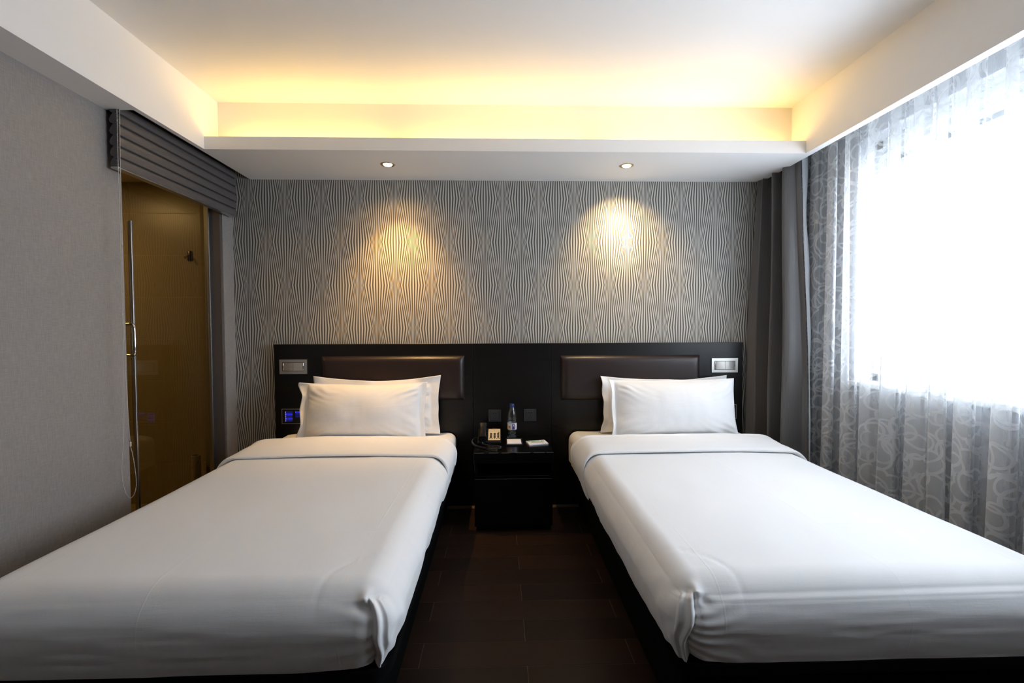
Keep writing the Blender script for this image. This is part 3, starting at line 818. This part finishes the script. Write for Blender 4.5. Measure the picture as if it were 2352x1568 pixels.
def duvet(lo, hi, inner, seed):
    """lo, hi: box of the tucked duvet; inner = +1 when the hospital corner is on the +x side"""
    xc = hi[0] if inner > 0 else lo[0]
    w_ = hi[0] - lo[0]
    if inner > 0: xs = merged(lin(lo[0], hi[0] - 0.34, 0.016), lin(hi[0] - 0.34, hi[0] - 0.14, 0.009), lin(hi[0] - 0.14, hi[0], 0.0035))
    else: xs = merged(lin(lo[0], lo[0] + 0.14, 0.0035), lin(lo[0] + 0.14, lo[0] + 0.34, 0.009), lin(lo[0] + 0.34, hi[0], 0.016))
    ys = merged(lin(lo[1], lo[1] + 0.16, 0.007), lin(lo[1] + 0.16, hi[1], 0.016))
    zs = lin(lo[2], hi[2], 0.0055)
    seams = [lo[0] + 0.145, hi[0] - 0.145, lo[0] + w_ * 0.45 if inner > 0 else lo[0] + w_ * 0.54]
    for c_ in seams: xs = merged(xs, [c_ + k * 0.002 for k in (-2, -1, 0, 1, 2)])
    ys = merged(ys, [1.604, 1.606, 1.608, 1.610, 1.612])
    r = 0.10
    P, S, n, F = box_shell(xs, ys, zs, lo, hi, r)
    w = hi[0] - lo[0]; h = hi[2] - lo[2]
    tx = (P[:, 0] - lo[0]) / w * 2 - 1; tz = np.clip((P[:, 2] - lo[2]) / h, 0, 1)
    d = np.zeros(len(P))
    top = np.clip(n[:, 2], 0, 1); footw = np.clip(-n[:, 1], 0, 1); sidew = np.abs(n[:, 0])
    d += top * (0.012 * (1 - tx ** 2) + 0.004 * vnoise(S, (2.2, 1.6, 1), seed) + 0.0016 * vnoise(S, (9, 4, 5), seed + 1))
    bulge = np.sin(np.pi * np.clip(tz * 0.9 + 0.05, 0, 1))
    d += (footw * 0.016 + sidew * 0.016) * bulge * (1 - top)
    d -= (footw + sidew) * (1 - top) * 0.016 * (1 - tz) ** 2
    d += footw * (1 - top) * (0.0020 * vnoise(S, (4, 3, 11), seed + 2) + 0.0012 * vnoise(S, (7, 5, 60), seed + 3))
    d += sidew * (1 - top) * (0.004 * vnoise(S, (3, 6, 9), seed + 4) + 0.002 * vnoise(S, (8, 26, 6), seed + 5))
    # pressed folds along the foot edge and down the length
    if inner < 0:
        zl = 0.505 + 0.010 * (P[:, 0] - lo[0]) / w
        for k, a in ((0, 0.0018), (0.011, -0.0016), (-0.010, 0.0012)):
            d += footw * a * np.exp(-((S[:, 2] - zl - k) / 0.0035) ** 2)
    for c_ in seams:
        d += (top + 0.8 * footw * (1 - top)) * 0.00042 * np.exp(-((P[:, 0] - c_) / 0.0019) ** 2) * sstep(-0.7, 0.5, vnoise(P, (9, 2.2, 6), seed + 13))
    d += top * 0.0005 * np.exp(-((P[:, 1] - 1.608) / 0.0019) ** 2) * sstep(-0.2, 0.4, vnoise(P, (3, 1, 1), seed + 12))
    # hospital corner: the side cloth laps over the foot cloth, with a tuck line and fanning creases
    e = np.abs(P[:, 0] - xc)
    onfoot = sstep(0.35, 0.75, footw)
    zr = np.clip((hi[2] - 0.028 - S[:, 2]) / (hi[2] - 0.028 - lo[2]), 0, 1)     # 0 at the top of the tuck, 1 at the hem
    e0 = (0.058 if inner > 0 else 0.066) - 0.030 * zr + 0.006 * np.sin(zr * 9 + seed)
    act = sstep(0.0, 0.10, zr)
    lap = 1 - sstep(e0 - 0.0035, e0 + 0.0035, e)
    d += onfoot * act * (0.013 * lap - 0.014 * np.exp(-np.clip(e - e0, 0, 1) / 0.013) * (1 - lap))
    d += onfoot * act * lap * 0.0035 * np.sin((e0 - e) / 0.018 * math.pi)
    fan = np.exp(-np.clip(e - e0, 0, 1) / 0.085) * (1 - lap) * act
    d += onfoot * fan * (0.0022 if inner > 0 else 0.0034) * np.sin(2 * math.pi * (S[:, 2] - 0.55 * (e - e0) * (0.5 - zr)) / (0.036 if inner > 0 else 0.025) + 2 * vnoise(S, (12, 1, 10), seed + 6))
    pk = np.exp(-((e - e0 - 0.012) / 0.020) ** 2 - ((zr - 0.03) / 0.05) ** 2)
    d += onfoot * (0.014 * pk)
    pk2 = np.exp(-((e - e0 - 0.034) / 0.016) ** 2 - ((zr - 0.10) / 0.05) ** 2)
    d -= onfoot * (0.010 * pk2)
    # soft drag lines on the side near the corner and a crescent crease on the shoulder
    oncorner = sidew * (1 - top) * np.exp(-((P[:, 1] - lo[1]) / 0.20) ** 2)
    d += oncorner * 0.003 * np.sin((P[:, 1] * 0.8 + P[:, 2]) / 0.018)
    rad = np.hypot(e - 0.02, S[:, 1] - lo[1] - 0.04)
    d -= top * 0.0022 * np.exp(-((rad - 0.19) / 0.006) ** 2)
    S = S + n * d[:, None]
    # uneven hem
    hem = 0.010 * vnoise(S * np.array([1, 1, 0]), (2.4, 2.4, 1), seed + 7) + 0.006 * vnoise(S * np.array([1, 1, 0]), (7, 7, 1), seed + 8)
    hem = hem - 0.020 * (1 - np.abs(tx) ** 2.5) * np.clip(-n[:, 1], 0, 1) + 0.006
    S[:, 2] += (1 - tz) ** 2 * hem
    tuck = (1 - tz) ** 6 * onfoot * lap
    S[:, 2] -= 0.016 * tuck
    return (S, F)

def turn_down(lo, hi, y0, y1, seed, flap_in, inner):
    """band of duvet folded back on itself, wrapping over both edges"""
    zb = 0.345
    xs = lin(lo[0], hi[0], 0.016); zs = lin(zb, hi[2], 0.011)
    per = [(lo[0], z) for z in zs] + [(x, hi[2]) for x in xs[1:]] + [(hi[0], z) for z in zs[::-1][1:]]
    per = np.array(per); r = 0.085
    q = np.column_stack([np.clip(per[:, 0], lo[0] + r, hi[0] - r), np.minimum(per[:, 1], hi[2] - r)])
    dd = per - q; nn = dd / np.linalg.norm(dd, axis=1, keepdims=True); R2 = q + r * nn
    L = y1 - y0
    prof = [(0.030, -0.006), (0.012, 0.000), (0.003, 0.005), (0.000, 0.010), (0.004, 0.0155), (0.015, 0.019), (0.035, 0.020)]
    prof += [(t * L, 0.020 + 0.010 * t) for t in np.linspace(0.14, 0.86, 16)]
    prof += [(L - 0.045, 0.033), (L - 0.02, 0.031), (L - 0.006, 0.024), (L, 0.014), (L - 0.006, 0.003), (L - 0.03, -0.008)]
    V = []; F = []; m = len(per)
    w = hi[0] - lo[0]; tx = (per[:, 0] - lo[0]) / w * 2 - 1
    drop = np.clip((hi[2] - R2[:, 1]) / (hi[2] - zb), 0, 1)
    crown = 0.012 * (1 - tx ** 2)
    for dy, off in prof:
        base = np.column_stack([R2[:, 0], np.full(m, y0 + dy), R2[:, 1]])
        nz = 0.004 * vnoise(base, (4, 6, 4), seed) + 0.002 * vnoise(base, (12, 16, 12), seed + 1)
        o = off + nz * min(1, dy / 0.05) + nn[:, 1] * crown * 1.0
        y = base[:, 1] + 0.012 * vnoise(base * np.array([1, 0, 1]), (3, 1, 3), seed + 2) - drop * 0.03 + drop * 0.055 * (dy < L * 0.4) * 0
        # free hem: hangs lower at the front, rises toward the pillows
        side_in = (np.sign(nn[:, 0]) == inner) & (drop > 0.05)
        p = np.column_stack([R2[:, 0] + nn[:, 0] * o, y, R2[:, 1] + nn[:, 1] * o])
        lift = 0.10 * (dy / L) ** 1.5
        p[:, 2] += np.where(side_in, drop ** 2 * lift - drop ** 4 * flap_in * (1 - dy / L), 0)
        p[:, 0] -= np.where(side_in, inner * 0.035 * drop ** 3 * (1 - 0.6 * dy / L), 0)
        V.append(p)
    V = np.vstack(V)
    for j in range(len(prof) - 1):
        for i in range(m - 1): F.append((j * m + i, j * m + i + 1, (j + 1) * m + i + 1, (j + 1) * m + i))
    return (V, F)

def mattress(lo, hi, seed):
    xs = lin(lo[0], hi[0], 0.03); ys = lin(lo[1], hi[1], 0.03); zs = lin(lo[2], hi[2], 0.015)
    P, S, n, F = box_shell(xs, ys, zs, lo, hi, 0.06)
    d = 0.003 * vnoise(S, (9, 9, 9), seed) + 0.0025 * vnoise(S, (24, 20, 12), seed + 1) * (P[:, 1] > 2.8)
    d = d - 0.032 * (1 - sstep(2.62, 2.80, P[:, 1])) * (1 - np.clip(n[:, 2], 0, 1))
    S = S + n * d[:, None]
    # head end closed with a vertical face
    return (S, F)

def bed(lo, hi, inner, seed, words):
    cx = (lo[0] + hi[0]) / 2
    bb = thing("bed_base", words['base'], "bed base", (cx, 2.2, 0), "twin bed bases")
    b = bmesh.new()
    x0, x1, y0, y1 = lo[0] + 0.015, hi[0] - 0.012, lo[1] + 0.006, 3.235
    R = 0.07; out = []
    for (cxx, cyy, a0) in ((x1 - R, y0 + R, -90), (x1 - 0.01, y1 - 0.01, 0), (x0 + 0.01, y1 - 0.01, 90), (x0 + R, y0 + R, 180)):
        rr = R if cyy < 2 else 0.01
        for k in range(9):
            a = math.radians(a0 + 90 * k / 8); out.append((cxx + rr * math.cos(a), cyy + rr * math.sin(a)))
    va = [b.verts.new((x, y, 0.295)) for x, y in out]; vb = [b.verts.new((x, y, lo[2] - 0.008)) for x, y in out]
    for i in range(len(out)): b.faces.new((va[i], va[(i + 1) % len(out)], vb[(i + 1) % len(out)], vb[i]))
    b.faces.new(va[::-1]); b.faces.new(vb)
    obj("platform", b, BLACKFAB, bb, True)
    obj("divan_box", B((lo[0] + 0.06, lo[1] + 0.07, 0.05), (hi[0] - 0.06, 3.22, 0.295), 0.01), BLACKFAB, bb)
    for fx in (lo[0] + 0.14, hi[0] - 0.14):
        for fy in (lo[1] + 0.16, 3.1):
            b = bmesh.new(); lathe(b, [(0.022, 0.0), (0.026, 0.004), (0.026, 0.045), (0.03, 0.052)], (fx, fy, 0.0), 14); obj("foot", b, BLACKPL, bb, True)
    mt = thing("mattress", words['mattress'], "mattress", (cx, 2.2, lo[2] - 0.008), "twin mattresses")
    mlo = (lo[0] + 0.015, lo[1] + 0.05, lo[2] - 0.006); mhi = (hi[0] - 0.008, 3.228, hi[2] - 0.018)
    obj("fitted_sheet", mattress(mlo, mhi, seed + 30), LINEN, mt, True, angle=180)
    dv = thing("duvet", words['duvet'], "duvet", (cx, 2.0, lo[2]), "tucked white duvets")
    obj("tucked_cover", duvet(lo, hi, inner, seed), LINEN, dv, True, angle=180)
    obj("folded_edge", turn_down((lo[0] - 0.004, 0, 0), (hi[0] + 0.004, 0, hi[2] + 0.004), words['y0'], words['y1'], seed + 50, words['flap'], inner), LINEN, dv, True, angle=180)
    return bb, mt, dv

bed((-1.535, 1.235, 0.335), (-0.300, 2.66, 0.553), +1, 3, dict(y0=2.515, y1=2.885, flap=0.02,
    base="low black bed base on the bathroom side, its rounded corner showing under the duvet",
    mattress="white sheeted mattress of the bed on the bathroom side",
    duvet="white duvet tucked on the bed beside the grey wall and glass"))
bed((0.478, 1.235, 0.335), (1.732, 2.66, 0.553), -1, 11, dict(y0=2.525, y1=2.880, flap=0.03,
    base="low black bed base on the window side",
    mattress="white sheeted mattress of the bed on the window side",
    duvet="white duvet tucked on the bed beside the sheer curtain"))

# ------------------------------------------------------------------ pillows
def pillow(w, h, T, fl, seed, dent=0.05, ripple=0.010, rip_x=0.8, edge=None):
    """oxford pillow; fl = flange width on (left, right, bottom, top). Local x width, z height, y thickness (front is -y)"""
    nx, nz = 110, 64
    U, Vv = np.meshgrid(np.linspace(-1, 1, nx), np.linspace(-1, 1, nz), indexing='ij')
    u, v = U.ravel(), Vv.ravel()
    X, Z = u * w / 2, v * h / 2
    bl, br = -w / 2 + fl[0], w / 2 - fl[1]; bb_, bt_ = -h / 2 + fl[2], h / 2 - fl[3]
    ub = np.clip((X - (bl + br) / 2) / ((br - bl) / 2), -1.0, 1.0); vb = np.clip((Z - (bb_ + bt_) / 2) / ((bt_ - bb_) / 2), -1.0, 1.0)
    body = ((1 - ub ** 2) * (1 - vb ** 2))
    th = T / 2 * (0.75 * body ** 0.55 + 0.25 * body ** 0.30)
    th *= 1 - 0.08 * vb + 0.05 * ub * np.sin(seed)
    base = np.column_stack([X, np.zeros_like(X), Z])
    seam = np.clip(1 - body, 0, 1) ** 3
    ang = np.arctan2(vb, ub)
    radial = np.sin(11 * ang + 2.6 * vnoise(base, (5, 1, 5), seed)) * seam * (body > 0) * sstep(0, 0.12, body)
    diag = np.abs(np.abs(ub) - np.abs(vb)) < 2
    corner = np.exp(-((1 - np.abs(ub)) / 0.5) ** 2 - ((1 - np.abs(vb)) / 0.5) ** 2)
    th += np.where(body > 0.002, 0.006 * vnoise(base, (6, 1, 8), seed + 1) + 0.0055 * radial * (0.5 + corner) + 0.0016 * vnoise(base, (22, 1, 12), seed + 2)
                   + 0.004 * corner * np.sin(26 * (np.abs(ub) - np.abs(vb)) + 3 * vnoise(base, (9, 1, 9), seed + 3)) * sstep(0, 0.1, body), 0)
    th = np.maximum(th, 0.0022)
    # outline: sides pulled in between the corners, flange rippling unevenly
    Xo = X * (1 - 0.030 * (1 - v ** 2)); Zo = Z - np.where(v > 0, dent * v ** 2 * (1 - u ** 2), -0.01 * v ** 2 * (1 - u ** 2))
    Zo = Zo + 0.004 * vnoise(base, (6, 1, 3), seed + 9) * np.abs(v)
    fl_l = np.clip((bl - X) / max(fl[0], 1e-3), 0, 1) * (fl[0] > 0.01); fl_r = np.clip((X - br) / max(fl[1], 1e-3), 0, 1) * (fl[1] > 0.01)
    fl_t = np.clip((Z - bt_) / max(fl[3], 1e-3), 0, 1) * (fl[3] > 0.01)
    wl = vnoise(np.column_stack([v * 2.3, v * 0, v * 0]), (1, 1, 1), seed + 4) + 0.5 * np.sin(v * 5.2 + seed)
    wr_ = vnoise(np.column_stack([v * 2.1, v * 0, v * 0]), (1, 1, 1), seed + 5) + 0.4 * np.sin(v * 4.4 + 2 * seed)
    mid = fl_l * ripple * 1.6 * wl + fl_r * ripple * 1.4 * wr_ + fl_t * ripple * vnoise(base, (9, 1, 1), seed + 6)
    Xo = Xo + (-fl_l * wl + fl_r * wr_ * 0.7) * ripple * rip_x
    mid = mid - fl_l * 0.010 + fl_r * 0.004
    if edge is not None:
        ev, eo = zip(*edge); c = np.interp(v, ev, eo); c = np.convolve(np.interp(np.linspace(-1, 1, 201), ev, eo), np.hanning(25) / np.hanning(25).sum(), 'same')
        c = np.interp(v, np.linspace(-1, 1, 201), c); Xo = Xo + fl_l * c; mid = mid - fl_l * c * 0.9
    Yf, Yb = mid - th, mid + th * 0.8
    front = np.column_stack([Xo, Yf, Zo]); back = np.column_stack([Xo, Yb, Zo])
    n0 = nx * nz; V = np.vstack([front, back]); F = []
    g = lambda i, j: i * nz + j
    for i in range(nx - 1):
        for j in range(nz - 1):
            a, b, c, d = g(i, j), g(i + 1, j), g(i + 1, j + 1), g(i, j + 1)
            F.append((a, b, c, d)); F.append((n0 + d, n0 + c, n0 + b, n0 + a))
    rim = [g(i, 0) for i in range(nx)] + [g(nx - 1, j) for j in range(1, nz)] + [g(i, nz - 1) for i in range(nx - 2, -1, -1)] + [g(0, j) for j in range(nz - 2, 0, -1)]
    for k in range(len(rim)):
        a, b = rim[k], rim[(k + 1) % len(rim)]; F.append((b, a, n0 + a, n0 + b))
    return V, F

def place_pillow(w, h, T, fl, seed, xc, y, z, lean, label, rz=0.0, roll=0.0, **kw):
    V, F = pillow(w, h, T, fl, seed, **kw)
    V = V + np.array([0, 0, h / 2])
    M = Matrix.Rotation(rz, 3, 'Z') @ Matrix.Rotation(-lean, 3, 'X') @ Matrix.Rotation(roll, 3, 'Y')
    V = V @ np.array(M).T + np.array([xc, y, z])
    o = obj("pillow", (V, F), LINEN, None, True, base=(xc, y, z), angle=180)
    return tag(o, label, "pillow", "stacked bed pillows")

place_pillow(0.865, 0.405, 0.10, (0.055, 0.055, 0.012, 0.05), 5, -0.842, 3.130, 0.547, 0.13, "white pillow behind another against the headboard on the bathroom side bed", rz=0.02, dent=0.035)
place_pillow(0.83, 0.384, 0.235, (0.052, 0.035, 0.006, 0.007), 12, -0.895, 2.945, 0.546, 0.22, "front white pillow with a wavy flange beside the glowing control panel", rz=-0.015, dent=0.018, ripple=0.006, edge=[(-1, -0.004), (-0.92, -0.014), (-0.45, 0.026), (0.05, -0.004), (0.55, 0.024), (0.9, -0.022), (1, -0.022)])
place_pillow(0.90, 0.392, 0.10, (0.05, 0.05, 0.012, 0.04), 21, 1.155, 3.130, 0.547, 0.13, "white pillow behind another against the headboard on the window side bed", rz=-0.01, dent=0.030)
place_pillow(0.865, 0.392, 0.235, (0.045, 0.014, 0.006, 0.007), 33, 1.148, 2.945, 0.546, 0.19, "plump front white pillow on the bed nearest the drape and window", rz=0.02, dent=0.014, ripple=0.012)

# ------------------------------------------------------------------ blind over the bathroom opening
bd = thing("roman_blind", "taupe fabric blind gathered in folds above the bathroom glass", "blind", (-1.83, 2.76, 2.05))
FY0, FY1 = 2.262, 3.235
def fold_prof(z0, hgt=0.0535, k=1.0):
    return [(-1.828, z0 + 0.001), (-1.8125, z0 - 0.013), (-1.8118, z0 - 0.0145), (-1.811, z0 - 0.030), (-1.812, z0 - 0.047), (-1.814, z0 - 0.0505), (-1.824, z0 - hgt + 0.0006),
            (-1.840, z0 - hgt + 0.0010), (-1.853, z0 - 0.047), (-1.858, z0 - 0.034), (-1.852, z0 - 0.018), (-1.838, z0 + 0.001)]
for k in range(6):
    z0 = 2.3625 - 0.0520 * k
    b = bmesh.new(); prism(b, fold_prof(z0), FY0, FY1)
    obj("fold", b, BLINDFAB, bd, True, angle=30)
b = bmesh.new(); box(b, (-1.853, FY0 - 0.004, 2.046), (-1.815, FY1 + 0.006, 2.0545), 0.002)
obj("bottom_bar", b, ALU, bd, label="thin pale metal bar along the lower edge")
obj("headrail", B((-1.87, FY0 + 0.004, 2.37), (-1.80, FY1, 2.42), 0.003), BLINDSHADE, bd)
chain = smooth_path([(2.255, 2.42), (2.255, 2.313), (2.250, 2.1), (2.246, 1.806), (2.243, 1.496), (2.243, 1.268), (2.243, 1.06), (2.246, 0.975), (2.252, 0.846), (2.259, 0.717), (2.269, 0.671),
                     (2.281, 0.603), (2.288, 0.514), (2.274, 0.466), (2.245, 0.458), (2.217, 0.507), (2.204, 0.585), (2.209, 0.667), (2.221, 0.768), (2.231, 1.018), (2.236, 1.268), (2.235, 1.496), (2.236, 1.806), (2.237, 2.1), (2.239, 2.313), (2.239, 2.42)] and
                    [Vector((-1.800, y, z)) for y, z in [(2.255, 2.42), (2.255, 2.313), (2.250, 2.1), (2.246, 1.806), (2.243, 1.496), (2.243, 1.268), (2.243, 1.06), (2.246, 0.975), (2.252, 0.846), (2.259, 0.717), (2.269, 0.671),
                     (2.281, 0.603), (2.288, 0.514), (2.274, 0.466), (2.245, 0.458), (2.217, 0.507), (2.204, 0.585), (2.209, 0.667), (2.221, 0.768), (2.231, 1.018), (2.236, 1.268), (2.235, 1.496), (2.236, 1.806), (2.237, 2.1), (2.239, 2.313), (2.239, 2.42)]], 12)
cbm = bmesh.new(); acc = 0.0; last = 0.0; beads = []
for a, c in zip(chain, chain[1:]):
    seg = (c - a).length
    while last <= acc + seg:
        beads.append(a.lerp(c, (last - acc) / max(seg, 1e-9))); last += 0.0062
    acc += seg
V = []; F = []
ico = bmesh.new(); bmesh.ops.create_icosphere(ico, subdivisions=1, radius=0.0023)
iv = [tuple(v.co) for v in ico.verts]; ico.verts.index_update(); iff = [tuple(v.index for v in f.verts) for f in ico.faces]; ico.free()
for p in beads:
    o0 = len(V); V += [(p.x + x, p.y + y, p.z + z) for x, y, z in iv]; F += [tuple(i + o0 for i in f) for f in iff]
cbm.free()
bc_ = obj("bead_chain", (V, F), BEADS, bd, True, kind="stuff", label="ivory beaded pull chain loop", angle=180)
b = bmesh.new(); tube(b, chain[::2], 0.0006, 4); obj("chain_cord", b, BEADS, bc_)
obj("chain_joint", B((-1.804, 2.255, 0.706), (-1.796, 2.263, 0.728), 0.002), BEADS, bd)

# ------------------------------------------------------------------ curtains
def cloth(path_fn, ns, z0, z1, nz):
    """path_fn(s, t) -> (x, y) for s in 0..1 along the cloth, t 0 at the floor, 1 at the top; uv in metres"""
    ss = np.linspace(0, 1, ns); V = []; UV = []; F = []
    ref = np.array([path_fn(s, 0.4) for s in ss]); L = np.concatenate([[0], np.cumsum(np.linalg.norm(np.diff(ref, axis=0), axis=1))])
    for j in range(nz + 1):
        t = j / nz; z = z0 + (z1 - z0) * t
        for i, s in enumerate(ss):
            x, y = path_fn(s, t); V.append((x, y, z)); UV.append((L[i], z))
    for j in range(nz):
        for i in range(ns - 1):
            a = j * ns + i; F.append((a, a + 1, a + ns + 1, a + ns))
    return (V, F, UV)

dr = thing("blackout_drape", "charcoal pinstriped drape gathered in the corner beside the sheer curtain", "curtain", (1.95, 3.07, 0))
def drape_path(s, t):
    flare = 0.55 + 0.75 * (1 - t) ** 0.7
    y = 3.262 - 0.315 * s - 0.105 * (1 - t) ** 0.8 * s
    ph = 2 * math.pi * (2.57 * s + 0.13)
    x = 1.935 - 0.058 * flare * math.sin(ph) - 0.018 * math.sin(2.3 * ph + 1.2 * t)
    x -= (1 - s) ** 2 * (0.035 + 0.062 * (1 - t) ** 0.6)
    y += 0.012 * math.sin(2 * ph + 0.4)
    x += 0.006 * math.sin(9 * t + 4 * s)
    return x, y
obj("face_cloth", cloth(drape_path, 150, 0.015, SLOT - 0.01, 40), DRAPE, dr, True, angle=180)
def lining_path(s, t):
    x, y = drape_path(1.0, t)
    wob = 0.006 * math.sin(13 * t) + 0.004 * math.sin(29 * t)
    w_ = 0.010 + 0.040 * t ** 1.3
    return x + 0.003 + w_ * s + wob * s, y - 0.004 - 0.010 * math.sin(s * math.pi) + 0.012 * s
obj("lining_edge", cloth(lining_path, 14, 0.015, SLOT - 0.01, 60), LINING, dr, True, label="silvery lining turned out along the leading edge", angle=180)

sh = thing("sheer_curtain", "white sheer curtain with a ring pattern hanging across the bright window", "curtain", (2.03, 2.0, 0))
rs = np.random.default_rng(5); NP = 23
amp = 0.026 + 0.022 * rs.random(NP + 1); gap = 0.75 + 0.5 * rs.random(NP + 1); cum = np.concatenate([[0], np.cumsum(gap)]); cum /= cum[-2]
def sheer_path(s, t):
    k = int(np.searchsorted(cum, s, side='right') - 1); k = min(max(k, 0), NP - 1)
    f = (s - cum[k]) / (cum[k + 1] - cum[k])
    a = amp[k] * (1 - f) + amp[k + 1] * f
    ph = 2 * math.pi * f
    spread = 0.7 + 0.45 * (1 - t)
    x = 2.055 + a * spread * math.sin(ph) + 0.008 * math.sin(3 * ph + k) * (1 - 0.5 * t)
    y = 3.20 - 3.30 * s + 0.034 * spread * math.sin(2 * ph + 0.5 * math.sin(k)) + 0.010 * math.sin(2.2 * t + k * 1.7)
    return x, y
obj("voile", cloth(sheer_path, NP * 22 + 1, 0.02, SLOT - 0.01, 26), SHEER, sh, True, angle=180)

# ------------------------------------------------------------------ lamps
for i, (x0, x1) in enumerate([(-1.66, -0.66), (-0.60, 0.56), (0.62, 1.80)]):
    t = thing("cove_tube", ["warm tube lamp in the cove above the bathroom side bed", "warm tube lamp in the cove above the nightstand", "warm tube lamp in the cove above the window side bed"][i], "tube lamp", ((x0 + x1) / 2, 2.835, Z1 + 0.018), "cove tube lamps")
    b = bmesh.new(); tube(b, [(x0 + 0.03, 2.835, 2.374), (x1 - 0.03, 2.835, 2.374)], 0.011, 10); obj("tube", b, TUBE, t, True)
    b = bmesh.new(); box(b, (x0, 2.822, Z1 + 0.018), (x1, 2.848, 2.361)); box(b, (x0, 2.822, 2.36), (x0 + 0.028, 2.848, 2.39)); box(b, (x1 - 0.028, 2.822, 2.36), (x1, 2.848, 2.39))
    obj("fitting", b, FRAMEW, t)

def downlight(x, y, lens_mat, label, tilt, energy, size, blend, col, spill):
    t = thing("downlight", label, "downlight", (x, y, Z1), "recessed downlights")
    b = bmesh.new()
    lathe(b, [(0.044, 0.0), (0.0435, -0.003), (0.040, -0.0045), (0.031, -0.003), (0.028, 0.0), (0.026, 0.006)], (x, y, Z1), 36, close=False)
    obj("trim_ring", b, BRONZE, t, True)
    b = bmesh.new(); lathe(b, [(0.0285, -0.001), (0.024, -0.0065), (0.012, -0.0085), (0.0005, -0.009)], (x, y, Z1), 28, close=False)
    obj("lens", b, lens_mat, t, True, angle=180)
    ld = bpy.data.lights.new("downlight_beam", 'SPOT'); ld.energy = energy; ld.spot_size = math.radians(size); ld.spot_blend = blend
    ld.color = col; ld.shadow_soft_size = 0.018
    lo = bpy.data.objects.new("downlight_beam", ld); COL.objects.link(lo); lo.parent = t
    lo.location = (0, 0, -0.035); lo.rotation_euler = (math.radians(tilt[0]), math.radians(tilt[1]), 0)
    l2 = bpy.data.lights.new("downlight_spill", 'SPOT'); l2.energy = spill[0]; l2.spot_size = math.radians(spill[1]); l2.spot_blend = 1.0
    l2.color = col; l2.shadow_soft_size = 0.02
    o2 = bpy.data.objects.new("downlight_spill", l2); COL.objects.link(o2); o2.parent = t; o2.location = (0, 0, -0.03); o2.rotation_euler = (math.radians(spill[2]), math.radians(tilt[1]), 0)
downlight(-0.712, 2.985, LENS_L, "recessed downlight glowing above the bathroom side bed", (14, -1), SPOT_L, 80, 1.0, (1.0, 0.58, 0.20), (6, 140, 8))
downlight(0.831, 2.980, LENS_R, "recessed downlight glowing above the window side bed", (43, -6), SPOT_R, 40, 1.0, (1.0, 0.70, 0.34), (22, 96, 30))
